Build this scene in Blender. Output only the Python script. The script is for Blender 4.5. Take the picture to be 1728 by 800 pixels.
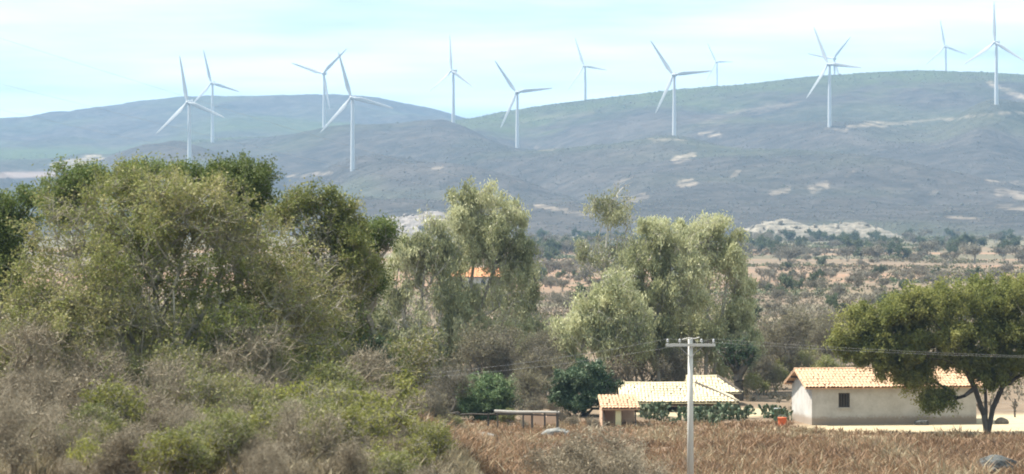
import bpy, math, random
import numpy as np

for o in list(bpy.data.objects): bpy.data.objects.remove(o)
scene = bpy.context.scene
col = scene.collection
R = math.radians

# ------------------------------------------------------------------ camera
FPX, W, H, CX, HY, CAMZ = 4800.0, 1728.0, 800.0, 864.0, 386.0, 14.0
cam_data = bpy.data.cameras.new('camera')
cam = bpy.data.objects.new('camera', cam_data); col.objects.link(cam)
cam.location = (0, 0, CAMZ); cam.rotation_euler = (R(90), 0, 0)
cam_data.sensor_width = 36.0; cam_data.lens = 36.0 * FPX / W
cam_data.shift_y = -(400.0 - HY) / W
cam_data.clip_start = 0.5; cam_data.clip_end = 60000
cam_data.dof.use_dof = True; cam_data.dof.focus_distance = 260; cam_data.dof.aperture_fstop = 1.5
scene.camera = cam

# ------------------------------------------------------------------ light
SUN_EL, SUN_DIR = 58.0, (-0.955, 0.296)          # towards the sun, horizontally
SUN_AZ = math.atan2(SUN_DIR[0], SUN_DIR[1])
world = bpy.data.worlds.new('World'); scene.world = world; world.use_nodes = True
nt = world.node_tree; nt.nodes.clear()
def N(t, **kw):
    n = nt.nodes.new(t)
    for k, v in kw.items(): setattr(n, k, v)
    return n
L = lambda a, b: nt.links.new(a, b)
out = N('ShaderNodeOutputWorld'); bg = N('ShaderNodeBackground'); bg.inputs['Strength'].default_value = 0.072
sky = N('ShaderNodeTexSky', sky_type='NISHITA'); sky.sun_disc = False
sky.sun_elevation = R(SUN_EL); sky.sun_rotation = SUN_AZ
sky.altitude = 800; sky.air_density = 1.0; sky.dust_density = 2.0; sky.ozone_density = 1.0
tc = N('ShaderNodeTexCoord'); sep = N('ShaderNodeSeparateXYZ'); L(tc.outputs['Generated'], sep.inputs[0])
def M_(op, a, b=None):
    n = N('ShaderNodeMath', operation=op)
    for i, v in enumerate((a, b)):
        if v is None: continue
        if isinstance(v, (int, float)): n.inputs[i].default_value = v
        else: L(v, n.inputs[i])
    return n.outputs[0]
zz = M_('ADD', M_('MAXIMUM', sep.outputs['Z'], 0.0), 0.035)
cmb = N('ShaderNodeCombineXYZ')
L(M_('DIVIDE', sep.outputs['X'], zz), cmb.inputs[0]); L(M_('DIVIDE', sep.outputs['Y'], zz), cmb.inputs[1])
no = N('ShaderNodeTexNoise'); L(cmb.outputs[0], no.inputs['Vector'])
no.inputs['Scale'].default_value = 0.62; no.inputs['Detail'].default_value = 6; no.inputs['Roughness'].default_value = 0.55
cr = N('ShaderNodeValToRGB'); L(no.outputs['Fac'], cr.inputs[0])
cr.color_ramp.elements[0].position = 0.28; cr.color_ramp.elements[1].position = 0.64
mx = N('ShaderNodeMix', data_type='RGBA'); L(cr.outputs[0], mx.inputs['Factor'])
CLOUD = (9.2, 10.4, 10.3, 1)
L(sky.outputs[0], mx.inputs[6]); mx.inputs[7].default_value = CLOUD
L(mx.outputs[2], bg.inputs['Color']); L(bg.outputs[0], out.inputs[0])

sd = bpy.data.lights.new('sun', 'SUN'); sd.energy = 5.0; sd.angle = R(0.55); sd.color = (1.0, 0.95, 0.86)
sun = bpy.data.objects.new('sun', sd); col.objects.link(sun)
ce = math.cos(R(SUN_EL)); hn = math.hypot(*SUN_DIR)
from mathutils import Vector
sv = Vector((SUN_DIR[0] / hn * ce, SUN_DIR[1] / hn * ce, math.sin(R(SUN_EL))))
sun.rotation_euler = sv.to_track_quat('Z', 'Y').to_euler(); sun.location = sv * 300
vs = scene.view_settings; vs.view_transform = 'Standard'; vs.look = 'None'; vs.gamma = 1; vs.exposure = 1.18
vs.use_curve_mapping = False
scene.cycles.filter_width = 1.9
scene.cycles.max_bounces = 5; scene.cycles.diffuse_bounces = 2; scene.cycles.transmission_bounces = 3
scene.cycles.volume_bounces = 0; scene.cycles.use_denoising = True

# ------------------------------------------------------------------ helpers
def at(x, y, d):
    """the point at distance d that the photograph shows at (x, y)"""
    return np.array([(x - CX) / FPX * d, d, CAMZ + (HY - y) / FPX * d])

def smooth(a, b, v):
    t = np.clip((v - a) / (b - a), 0, 1); return t * t * (3 - 2 * t)

_rn = np.random.RandomState(7).rand(256, 256)
def vnoise(x, y):
    xi = np.floor(x).astype(int); yi = np.floor(y).astype(int); fx = x - xi; fy = y - yi
    fx = fx * fx * (3 - 2 * fx); fy = fy * fy * (3 - 2 * fy)
    g = lambda a, b: _rn[a & 255, b & 255]
    return (g(xi, yi) * (1 - fx) + g(xi + 1, yi) * fx) * (1 - fy) + (g(xi, yi + 1) * (1 - fx) + g(xi + 1, yi + 1) * fx) * fy
def fbm(x, y, o=4):
    s = 0; a = 0.5
    for i in range(o):
        s = s + a * (vnoise(x * 2 ** i + 17.3 * i, y * 2 ** i - 9.1 * i) - 0.5); a *= 0.5
    return s

def make_mesh(name, V, Q=None, T=None, tone=None, smooth_shade=False):
    me = bpy.data.meshes.new(name)
    V = np.asarray(V, np.float32).reshape(-1, 3)
    nq = 0 if Q is None else len(Q); ntr = 0 if T is None else len(T)
    li = []
    if nq: li.append(np.asarray(Q, np.int32).ravel())
    if ntr: li.append(np.asarray(T, np.int32).ravel())
    li = np.concatenate(li)
    tot = np.concatenate([np.full(nq, 4, np.int32), np.full(ntr, 3, np.int32)])
    st = np.concatenate([[0], np.cumsum(tot)[:-1]]).astype(np.int32)
    me.vertices.add(len(V)); me.vertices.foreach_set('co', V.ravel())
    me.loops.add(len(li)); me.loops.foreach_set('vertex_index', li)
    me.polygons.add(nq + ntr); me.polygons.foreach_set('loop_start', st)
    if tone is not None:
        a = me.attributes.new('tone', 'FLOAT', 'FACE'); a.data.foreach_set('value', np.asarray(tone, np.float32))
    me.update(calc_edges=True)
    me.polygons.foreach_set('use_smooth', np.full(nq + ntr, smooth_shade, bool))
    return me

def put(name, me, mat=None, parent=None):
    o = bpy.data.objects.new(name, me); col.objects.link(o)
    if mat is not None and len(me.materials) == 0: me.materials.append(mat)
    o.parent = parent
    return o
def tag(o, label, cat, group=None, kind=None):
    o['label'] = label; o['category'] = cat
    if group: o['group'] = group
    if kind: o['kind'] = kind
    return o
def thing(name, label, cat, loc, rz=0.0, group=None):
    o = bpy.data.objects.new(name, None); col.objects.link(o)
    o.location = [float(v) for v in loc]; o.rotation_euler = (0, 0, rz); o.empty_display_size = 0.2
    return tag(o, label, cat, group)
def copy_thing(root, loc, rz, scale, label, group=None):
    r = root.copy(); col.objects.link(r)
    r.location = [float(v) for v in loc]; r.rotation_euler = (0, 0, rz)
    r.scale = scale if hasattr(scale, '__len__') else (scale,) * 3
    r['label'] = label
    if group: r['group'] = group
    for ch in root.children:
        c = ch.copy(); col.objects.link(c); c.parent = r
        for g in ch.children:
            d = g.copy(); col.objects.link(d); d.parent = c
    return r

class MB:
    def __init__(s): s.V = []; s.Q = []; s.T = []; s.tq = []; s.tt = []; s.n = 0
    def add(s, V, Q=None, T=None, tone=0.5):
        V = np.asarray(V, float).reshape(-1, 3)
        if Q is not None and len(Q):
            Q = np.asarray(Q); s.Q.append(Q + s.n); s.tq.append(np.broadcast_to(np.asarray(tone, float), (len(Q),)) )
        if T is not None and len(T):
            T = np.asarray(T); s.T.append(T + s.n); s.tt.append(np.broadcast_to(np.asarray(tone, float), (len(T),)))
        s.V.append(V); s.n += len(V); return s
    def box(s, c, size, rot=None, tone=0.5):
        h = np.asarray(size, float) / 2
        v = np.array([[x, y, z] for x in (-1, 1) for y in (-1, 1) for z in (-1, 1)]) * h
        if rot is not None: v = v @ np.asarray(rot).T
        return s.add(v + np.asarray(c), [[0, 1, 3, 2], [4, 6, 7, 5], [0, 4, 5, 1], [2, 3, 7, 6], [0, 2, 6, 4], [1, 5, 7, 3]], tone=tone)
    def tube(s, pts, rad, k=8, tone=0.5, caps=True):
        pts = np.asarray(pts, float); n = len(pts); rad = np.broadcast_to(rad, (n,))
        t = np.gradient(pts, axis=0); t /= np.linalg.norm(t, axis=1)[:, None] + 1e-9
        ref = np.array([0, 0, 1.0]) if abs(t[0][2]) < 0.9 else np.array([1.0, 0, 0])
        a = np.cross(t, ref); a /= np.linalg.norm(a, axis=1)[:, None]; b = np.cross(t, a)
        an = np.arange(k) * 2 * np.pi / k
        V = pts[:, None] + rad[:, None, None] * (np.cos(an)[None, :, None] * a[:, None] + np.sin(an)[None, :, None] * b[:, None])
        i = np.arange(n - 1)[:, None] * k; j = np.arange(k)[None]; j2 = (j + 1) % k
        Q = np.stack([i + j, i + j2, i + k + j2, i + k + j], -1).reshape(-1, 4)
        T = []
        V = V.reshape(-1, 3)
        if caps:
            V = np.vstack([V, pts[0], pts[-1]])
            for q in range(k): T += [[n * k, (q + 1) % k, q], [n * k + 1, (n - 1) * k + q, (n - 1) * k + (q + 1) % k]]
        return s.add(V, Q, T, tone)
    def mesh(s, name, sm=False):
        Q = np.concatenate(s.Q) if s.Q else None; T = np.concatenate(s.T) if s.T else None
        return make_mesh(name, np.concatenate(s.V), Q, T, np.concatenate(s.tq + s.tt), sm)

def unit(a): return a / (np.linalg.norm(a, axis=-1, keepdims=True) + 1e-9)

def frusta(P0, P1, R0, R1, k):
    n = len(P0); t = unit(P1 - P0)
    ref = np.where(np.abs(t[:, 2:3]) < 0.9, np.array([[0, 0, 1.0]]), np.array([[1.0, 0, 0]]))
    a = unit(np.cross(t, ref)); b = np.cross(t, a); an = np.arange(k) * 2 * np.pi / k
    ring = np.cos(an)[None, :, None] * a[:, None] + np.sin(an)[None, :, None] * b[:, None]
    V = np.concatenate([P0[:, None] + R0[:, None, None] * ring, P1[:, None] + R1[:, None, None] * ring], 1).reshape(-1, 3)
    i = np.arange(n)[:, None] * 2 * k; j = np.arange(k)[None]; j2 = (j + 1) % k
    Q = np.stack([i + j, i + j2, i + k + j2, i + k + j], -1).reshape(-1, 4)
    return V, Q

def leaf_quads(C, length, width, rng, axis=None, spread=1.0):
    """diamond leaves at C; axis: preferred long direction"""
    n = len(C); a = rng.normal(size=(n, 3))
    if axis is not None: a = a * spread + np.asarray(axis)
    a = unit(a); b = unit(np.cross(a, rng.normal(size=(n, 3))))
    l = (length * rng.uniform(0.6, 1.3, n))[:, None] * 0.5; w = (width * rng.uniform(0.6, 1.3, n))[:, None] * 0.5
    V = np.stack([C - a * l, C + b * w - a * l * 0.1, C + a * l, C - b * w - a * l * 0.1], 1).reshape(-1, 3)
    return V, np.arange(4 * n).reshape(-1, 4)

def grow(targets, trunk, rng, seg=0.7, alpha=0.35, down=0.6, wob=0.13):
    nmax = len(targets) * 14 + 400
    P = np.zeros((nmax, 3)); par = np.full(nmax, -1); PL = np.zeros(nmax); n = 0
    for tr in trunk:                                   # each trunk: list of points
        for i, p in enumerate(tr):
            P[n] = p; par[n] = n - 1 if i else -1
            PL[n] = PL[n - 1] + np.linalg.norm(P[n] - P[n - 1]) if i else 0; n += 1
    base = P[:n].mean(0)
    tips = []
    for t in targets[np.argsort(np.linalg.norm(targets - base, axis=1))]:
        dv = t - P[:n]; d = np.linalg.norm(dv, axis=1)
        cost = d + alpha * PL[:n] + down * np.maximum(0, -dv[:, 2])
        i = int(np.argmin(cost)); dd = d[i]; m = max(1, min(10, int(dd / seg)))
        bow = rng.normal(size=3) * dd * wob; bow[2] += dd * 0.08
        p0 = P[i].copy()
        for k in range(1, m + 1):
            if n >= nmax - 1: break
            f = k / m
            P[n] = p0 + (t - p0) * f + bow * math.sin(math.pi * f) + (rng.normal(size=3) * 0.05 * seg if k < m else 0)
            par[n] = i; PL[n] = PL[i] + np.linalg.norm(P[n] - P[i]); i = n; n += 1
        tips.append(i)
    cnt = np.zeros(n); cnt[tips] = 1
    for k in range(n - 1, 0, -1):
        if par[k] >= 0: cnt[par[k]] += cnt[k]
    return P[:n], par[:n], cnt, np.array(tips)

def lobes_points(lobes, n, rng, shell=0.55):
    """points in a union of ellipsoids, denser towards their outsides"""
    w = np.array([l[1][0] * l[1][1] * l[1][2] for l in lobes]) ** 0.75 * np.array([l[2] if len(l) > 2 else 1 for l in lobes]); w /= w.sum()
    k = rng.choice(len(lobes), n, p=w); u = unit(rng.normal(size=(n, 3))); r = rng.uniform(0, 1, n) ** shell
    r *= 1 + 0.12 * rng.normal(size=n)
    C = np.array([l[0] for l in lobes])[k]; S = np.array([l[1] for l in lobes])[k]
    return C + u * r[:, None] * S, k

def build_tree(name, label, cat, base, trunk, lobes, seed, bark, leafmat, n_limbs=260, r_tip=0.012, r_max=0.3, n_leaf=20000,
               leaf=(0.2, 0.09), tuft=0.45, style='bushy', seg=0.7, alpha=0.35, twigs=5, twig_len=0.7, group=None, leafy=1.0,
               wob=0.13, trunk_name='trunk', shell=0.55, lobe_tone=None, up_bias=True, twig_r=0.008):
    rng = np.random.RandomState(seed); base = np.asarray(base, float)
    T, lk = lobes_points(lobes, n_limbs, rng, shell)
    T[:, 2] = np.maximum(T[:, 2], 0.15)
    P, par, cnt, tips = grow(T, trunk, rng, seg, alpha, wob=wob)
    rad = np.minimum(r_tip * np.maximum(cnt, 1) ** 0.52, r_max)
    e = np.where(par >= 0)[0]; pe = par[e]
    mb = MB(); big = rad[pe] > 0.035
    for msk, k in ((big, 6), (~big, 3)):
        if msk.any(): 
            V, Q = frusta(P[pe[msk]], P[e[msk]], np.maximum(rad[pe[msk]], rad[e[msk]]), rad[e[msk]] * 0.97, k); mb.add(V, Q, tone=np.repeat(rng.rand(msk.sum()), k))
    # twigs
    src = np.concatenate([np.repeat(tips, twigs), rng.choice(len(P), int(len(P) * 0.7))])
    src = src[cnt[src] < 25]
    dirs = unit(rng.normal(size=(len(src), 3)) + np.array([0, 0, -0.9 if style == 'droop' else 0.35]))
    tl = twig_len * rng.uniform(0.4, 1.3, len(src))
    TE = P[src] + dirs * tl[:, None]
    V, Q = frusta(P[src], TE, np.full(len(src), twig_r), np.full(len(src), twig_r * 0.4), 3); mb.add(V, Q, tone=np.repeat(rng.rand(len(src)), 3))
    root = thing(name, label, cat, base, 0, group)
    put(trunk_name, mb.mesh(name + '_' + trunk_name), bark, root)
    # leaves round the twig ends
    if n_leaf:
        keep = rng.rand(len(src)) < leafy
        ends = TE[keep]; mids = P[src][keep]
        # patchy: whole branches carry more or fewer leaves
        pn = vnoise(mids[:, 0] * 0.55 + seed, mids[:, 2] * 0.55 + mids[:, 1] * 0.3 + 3.1)
        pw = np.clip(pn * 1.6 - 0.15, 0.05, 1) if leafy < 1 else np.clip(pn * 1.7 - 0.1, 0.08, 1)
        pw /= pw.sum(); k = rng.choice(len(ends), n_leaf, p=pw)
        f = rng.rand(n_leaf)[:, None]
        C = mids[k] + (ends[k] - mids[k]) * (0.25 + 0.85 * f) + rng.normal(size=(n_leaf, 3)) * tuft * 0.33
        if style == 'droop':                                # leaves hang in separate clumps with gaps between
            wt = rng.gamma(0.55, 1.0, len(P)); hang = rng.uniform(.3, 1.5, len(P)); sk = src[keep]
            k = rng.choice(len(ends), n_leaf, p=(pw * wt[sk]) / (pw * wt[sk]).sum())
            C = mids[k] + (ends[k] - mids[k]) * (0.25 + 0.85 * f) + rng.normal(size=(n_leaf, 3)) * tuft * 0.36
            C[:, 2] -= (hang[sk] * rng.rand(len(sk)))[k] * rng.rand(n_leaf) * 1.3
        ct = rng.rand(len(ends))[k]
        big_t = vnoise(C[:, 0] * 0.4 + 5 + seed, C[:, 2] * 0.4 + C[:, 1] * 0.2)
        tone = np.clip(0.35 * ct + 0.25 * rng.rand(n_leaf) + 0.4 * big_t, 0, 1)
        if style == 'droop':
            V, Q = leaf_quads(C, leaf[0], leaf[1], rng, axis=(0, 0, -1), spread=0.5)
        elif style == 'flat':
            V, Q = leaf_quads(C, leaf[0], leaf[1], rng)
            V[:, 2] = V[:, 2]
        else:
            V, Q = leaf_quads(C, leaf[0], leaf[1], rng)
        V[:, 2] = np.maximum(V[:, 2], 0.03)
        put('crown', make_mesh(name + '_crown', V, Q, None, tone), leafmat, root)
    return root

# ------------------------------------------------------------------ materials
def newmat(name):
    m = bpy.data.materials.new(name); m.use_nodes = True; t = m.node_tree; t.nodes.clear()
    o = t.nodes.new('ShaderNodeOutputMaterial'); p = t.nodes.new('ShaderNodeBsdfPrincipled')
    t.links.new(p.outputs[0], o.inputs[0]); p.inputs['Roughness'].default_value = 0.85
    p.inputs['Specular IOR Level'].default_value = 0.2
    return m, t, p, o
def ramp(t, src, stops):
    r = t.nodes.new('ShaderNodeValToRGB'); el = r.color_ramp.elements
    while len(el) < len(stops): el.new(0.5)
    for e, (pos, c) in zip(el, stops): e.position = pos; e.color = (*c, 1)
    t.links.new(src, r.inputs[0]); return r.outputs[0]
def noise(t, scale, detail=5, rough=0.6, coord='Object', vec_scale=None):
    c = t.nodes.new('ShaderNodeTexCoord'); n = t.nodes.new('ShaderNodeTexNoise'); s = c.outputs[coord]
    if vec_scale:
        m = t.nodes.new('ShaderNodeMapping'); m.inputs['Scale'].default_value = vec_scale; t.links.new(s, m.inputs[0]); s = m.outputs[0]
    t.links.new(s, n.inputs['Vector']); n.inputs['Scale'].default_value = scale; n.inputs['Detail'].default_value = detail; n.inputs['Roughness'].default_value = rough
    return n.outputs['Fac']
def mixc(t, f, a, b, mode='MIX'):
    m = t.nodes.new('ShaderNodeMix'); m.data_type = 'RGBA'; m.blend_type = mode
    for s, v in ((m.inputs['Factor'], f), (m.inputs[6], a), (m.inputs[7], b)):
        if isinstance(v, (int, float)): s.default_value = v
        elif isinstance(v, tuple): s.default_value = (*v, 1)
        else: t.links.new(v, s)
    return m.outputs[2]
def bump(t, p, h, strength=0.4, dist=0.05):
    b = t.nodes.new('ShaderNodeBump'); b.inputs['Strength'].default_value = strength; b.inputs['Distance'].default_value = dist
    t.links.new(h, b.inputs['Height']); t.links.new(b.outputs[0], p.inputs['Normal'])
def attr(t, name):
    a = t.nodes.new('ShaderNodeAttribute'); a.attribute_name = name; return a.outputs['Fac']
def foliage(name, stops, trans=0.3, rough=0.6):
    m, t, p, o = newmat(name)
    c = ramp(t, attr(t, 'tone'), stops)
    oi = t.nodes.new('ShaderNodeObjectInfo')
    hs = t.nodes.new('ShaderNodeHueSaturation'); t.links.new(c, hs.inputs['Color'])
    mr = t.nodes.new('ShaderNodeMapRange'); mr.inputs['To Min'].default_value = 0.8; mr.inputs['To Max'].default_value = 1.2
    t.links.new(oi.outputs['Random'], mr.inputs[0]); t.links.new(mr.outputs[0], hs.inputs['Value'])
    c = hs.outputs[0]
    t.links.new(c, p.inputs['Base Color']); p.inputs['Roughness'].default_value = rough
    tr = t.nodes.new('ShaderNodeBsdfTranslucent'); t.links.new(c, tr.inputs[0])
    ms = t.nodes.new('ShaderNodeMixShader'); ms.inputs[0].default_value = trans
    t.links.new(p.outputs[0], ms.inputs[1]); t.links.new(tr.outputs[0], ms.inputs[2]); t.links.new(ms.outputs[0], o.inputs[0])
    return m
def toned(name, stops, rough=0.85, nscale=6, namt=0.25, bstr=0.3):
    m, t, p, o = newmat(name)
    n = noise(t, nscale); c = ramp(t, attr(t, 'tone'), stops)
    c = mixc(t, namt, c, ramp(t, n, [(0.3, stops[0][1]), (0.7, stops[-1][1])]))
    t.links.new(c, p.inputs['Base Color']); p.inputs['Roughness'].default_value = rough; bump(t, p, n, bstr)
    return m

MT = {}
MT['bark_grey'] = toned('bark_grey', [(0, (0.15, 0.132, 0.10)), (0.6, (0.27, 0.24, 0.185)), (1, (0.44, 0.405, 0.33))], nscale=3)
MT['bark_pale'] = toned('bark_pale', [(0, (0.24, 0.21, 0.17)), (0.6, (0.40, 0.37, 0.31)), (1, (0.55, 0.52, 0.46))], nscale=2)
MT['bark_dark'] = toned('bark_dark', [(0, (0.045, 0.038, 0.03)), (0.6, (0.08, 0.068, 0.055)), (1, (0.13, 0.115, 0.095))], nscale=3)
MT['bark_tan'] = toned('bark_tan', [(0, (0.14, 0.115, 0.08)), (0.6, (0.25, 0.208, 0.148)), (1, (0.43, 0.375, 0.275))], nscale=3)
MT['leaf_olive'] = foliage('leaf_olive', [(0.2, (0.10, 0.12, 0.034)), (0.45, (0.175, 0.195, 0.05)), (0.62, (0.23, 0.225, 0.08)), (0.85, (0.34, 0.30, 0.14))])
MT['leaf_green'] = foliage('leaf_green', [(0.1, (0.065, 0.095, 0.024)), (0.5, (0.12, 0.16, 0.040)), (0.9, (0.21, 0.24, 0.08))])
MT['leaf_mango'] = foliage('leaf_mango', [(0.1, (0.065, 0.105, 0.04)), (0.5, (0.125, 0.19, 0.075)), (0.9, (0.27, 0.33, 0.16))], 0.2, 0.45)
MT['leaf_darkm'] = foliage('leaf_darkm', [(0.1, (0.025, 0.046, 0.022)), (0.5, (0.048, 0.078, 0.036)), (0.9, (0.12, 0.155, 0.085))], 0.18, 0.45)
MT['leaf_euc'] = foliage('leaf_euc', [(0.15, (0.17, 0.18, 0.09)), (0.45, (0.31, 0.32, 0.165)), (0.75, (0.54, 0.53, 0.32))], 0.38, 0.4)
MT['leaf_umb'] = foliage('leaf_umb', [(0.1, (0.115, 0.135, 0.036)), (0.5, (0.20, 0.21, 0.06)), (0.9, (0.33, 0.315, 0.11))], 0.45)
MT['leaf_yellow'] = foliage('leaf_yellow', [(0.1, (0.15, 0.16, 0.035)), (0.5, (0.24, 0.24, 0.055)), (0.9, (0.38, 0.34, 0.10))], 0.35)
MT['leaf_dry'] = foliage('leaf_dry', [(0.1, (0.12, 0.095, 0.065)), (0.5, (0.20, 0.165, 0.11)), (0.9, (0.34, 0.29, 0.20))], 0.25)
MT['leaf_brush'] = foliage('leaf_brush', [(0.1, (0.085, 0.075, 0.045)), (0.5, (0.15, 0.13, 0.078)), (0.9, (0.23, 0.21, 0.12))], 0.25)
MT['bark_brush'] = toned('bark_brush', [(0, (0.09, 0.078, 0.06)), (0.6, (0.16, 0.14, 0.11)), (1, (0.26, 0.235, 0.19))], nscale=3)
MT['leaf_far_green'] = foliage('leaf_far_green', [(0.1, (0.065, 0.085, 0.04)), (0.5, (0.10, 0.12, 0.06)), (0.9, (0.16, 0.175, 0.095))], 0.2)
MT['leaf_far_grey'] = foliage('leaf_far_grey', [(0.1, (0.105, 0.09, 0.066)), (0.5, (0.16, 0.14, 0.10)), (0.9, (0.235, 0.21, 0.15))], 0.2)
MT['weed'] = foliage('weed', [(0.05, (0.12, 0.08, 0.05)), (0.35, (0.26, 0.155, 0.085)), (0.55, (0.33, 0.21, 0.12)), (0.75, (0.265, 0.215, 0.13)), (1, (0.44, 0.36, 0.23))], 0.25)
MT['drygrass'] = foliage('drygrass', [(0.05, (0.17, 0.135, 0.085)), (0.5, (0.28, 0.23, 0.14)), (1, (0.42, 0.37, 0.23))], 0.25)
MT['plaingrass'] = foliage('plaingrass', [(0.05, (0.10, 0.085, 0.06)), (0.5, (0.15, 0.125, 0.088)), (1, (0.20, 0.175, 0.115))], 0.2)
MT['scrub'] = foliage('scrub', [(0.05, (0.06, 0.055, 0.047)), (0.5, (0.085, 0.078, 0.066)), (0.8, (0.085, 0.09, 0.06)), (1, (0.065, 0.085, 0.045))], 0.0, 0.9)
MT['cactus'] = foliage('cactus', [(0.1, (0.05, 0.075, 0.038)), (0.5, (0.085, 0.115, 0.06)), (0.9, (0.20, 0.22, 0.14))], 0.0, 0.55)
MT['white_metal'] = toned('white_metal', [(0, (0.46, 0.47, 0.48)), (1, (0.53, 0.53, 0.53))], 0.45, 0.2, 0.15, 0.0)
MT['concrete'] = toned('concrete', [(0, (0.46, 0.44, 0.40)), (1, (0.60, 0.58, 0.53))], 0.85, 3, 0.3, 0.2)
MT['wire'] = toned('wire', [(0, (0.30, 0.29, 0.28)), (1, (0.36, 0.35, 0.34))], 0.5)
MT['wood_dark'] = toned('wood_dark', [(0, (0.05, 0.042, 0.035)), (1, (0.13, 0.11, 0.09))], 0.9, 4)
MT['wood_pale'] = toned('wood_pale', [(0, (0.30, 0.27, 0.23)), (1, (0.48, 0.45, 0.40))], 0.9, 4)
MT['tile'] = toned('tile', [(0, (0.45, 0.27, 0.165)), (0.5, (0.50, 0.32, 0.20)), (1, (0.55, 0.37, 0.24))], 0.85, 1.2, 0.3)
MT['tile_cream'] = toned('tile_cream', [(0, (0.50, 0.42, 0.275)), (0.5, (0.55, 0.47, 0.315)), (1, (0.60, 0.52, 0.36))], 0.9, 1.0, 0.35)
MT['tile_red'] = toned('tile_red', [(0, (0.50, 0.20, 0.09)), (0.5, (0.62, 0.28, 0.13)), (1, (0.66, 0.36, 0.20))], 0.85, 2, 0.35)
MT['glass_dark'] = toned('glass_dark', [(0, (0.03, 0.03, 0.03)), (1, (0.05, 0.045, 0.04))], 0.2, 2, 0.2, 0)
MT['cream'] = toned('cream', [(0, (0.55, 0.48, 0.26)), (1, (0.68, 0.62, 0.38))], 0.9, 3)
MT['orange_plastic'] = toned('orange_plastic', [(0, (0.62, 0.12, 0.04)), (1, (0.72, 0.18, 0.07))], 0.45, 3, 0.2, 0)
MT['teal_plastic'] = toned('teal_plastic', [(0, (0.03, 0.22, 0.19)), (1, (0.06, 0.30, 0.26))], 0.45, 3, 0.2, 0)
MT['mud_wall'] = toned('mud_wall', [(0, (0.42, 0.27, 0.18)), (1, (0.58, 0.42, 0.30))], 0.95, 2, 0.5)
def m_plaster():
    m, t, p, o = newmat('plaster')
    a = noise(t, 0.9, 6, 0.65); b = noise(t, 6, 5, 0.7)
    g = t.nodes.new('ShaderNodeTexCoord'); s = t.nodes.new('ShaderNodeSeparateXYZ'); t.links.new(g.outputs['Object'], s.inputs[0])
    c = mixc(t, 0.5, ramp(t, a, [(0.38, (0.33, 0.31, 0.285)), (0.5, (0.44, 0.425, 0.395)), (0.62, (0.52, 0.505, 0.475))]), ramp(t, b, [(0.25, (0.38, 0.35, 0.31)), (0.75, (0.52, 0.50, 0.46))]))
    # splash dirt with a ragged edge along the foot of the wall
    ad = t.nodes.new('ShaderNodeMath'); ad.operation = 'MULTIPLY_ADD'; t.links.new(b, ad.inputs[0]); ad.inputs[1].default_value = -0.9
    t.links.new(s.outputs['Z'], ad.inputs[2])
    f = ramp(t, ad.outputs[0], [(0.0, (0.75,) * 3), (0.28, (0, 0, 0))])
    c = mixc(t, f, c, (0.24, 0.18, 0.13))
    t.links.new(c, p.inputs['Base Color']); p.inputs['Roughness'].default_value = 0.95; bump(t, p, b, 0.3, 0.02); return m
MT['plaster'] = m_plaster()
def m_rock(name, lo, mid, hi, sc):
    m, t, p, o = newmat(name); a = noise(t, sc, 8, 0.65); b = noise(t, sc * 5, 5, 0.6)
    c = mixc(t, 0.35, ramp(t, a, [(0.32, lo), (0.5, mid), (0.66, hi)]), ramp(t, b, [(0.3, lo), (0.7, hi)]))
    t.links.new(c, p.inputs['Base Color']); p.inputs['Roughness'].default_value = 0.95; bump(t, p, a, 0.5, 0.3 / sc); return m
MT['rock'] = m_rock('rock', (0.10, 0.10, 0.09), (0.19, 0.185, 0.17), (0.31, 0.30, 0.275), 1.6)
MT['rock_dark'] = m_rock('rock_dark', (0.03, 0.03, 0.03), (0.075, 0.08, 0.077), (0.18, 0.18, 0.17), 1.6)
MT['rock_pale'] = m_rock('rock_pale', (0.075, 0.07, 0.055), (0.16, 0.14, 0.11), (0.32, 0.275, 0.215), 0.16)
MT['rock_pink'] = m_rock('rock_pink', (0.12, 0.105, 0.09), (0.20, 0.175, 0.16), (0.31, 0.275, 0.25), 0.12)
MT['sand'] = m_rock('sand', (0.42, 0.35, 0.22), (0.52, 0.44, 0.29), (0.60, 0.52, 0.36), 0.7)

def m_ground():
    m, t, p, o = newmat('ground_soil')
    a = noise(t, 0.05, 8, 0.65); b = noise(t, 0.6, 7, 0.7); f = noise(t, 0.012, 6, 0.6)
    c = mixc(t, 0.45, ramp(t, a, [(0.3, (0.10, 0.068, 0.044)), (0.5, (0.14, 0.095, 0.06)), (0.7, (0.18, 0.125, 0.082))]), ramp(t, b, [(0.3, (0.11, 0.085, 0.058)), (0.7, (0.26, 0.20, 0.14))]))
    c = mixc(t, mulv(t, attr(t, 'green'), ramp(t, b, [(0.3, (0.4,) * 3), (0.6, (1,) * 3)])), c, (0.09, 0.094, 0.054))
    c = mixc(t, mulv(t, attr(t, 'red'), ramp(t, a, [(0.3, (0.35,) * 3), (0.55, (1,) * 3)])), c, (0.27, 0.16, 0.10))
    c = mixc(t, mulv(t, attr(t, 'sand'), ramp(t, b, [(0.25, (0.55,) * 3), (0.5, (1,) * 3)])), c, (0.42, 0.345, 0.22))
    t.links.new(c, p.inputs['Base Color']); p.inputs['Roughness'].default_value = 0.95; bump(t, p, b, 0.6, 0.25); return m
def mulv(t, a, b):
    m = t.nodes.new('ShaderNodeMath'); m.operation = 'MULTIPLY'; t.links.new(a, m.inputs[0]); t.links.new(b, m.inputs[1]); return m.outputs[0]
MT['ground'] = m_ground()
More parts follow.
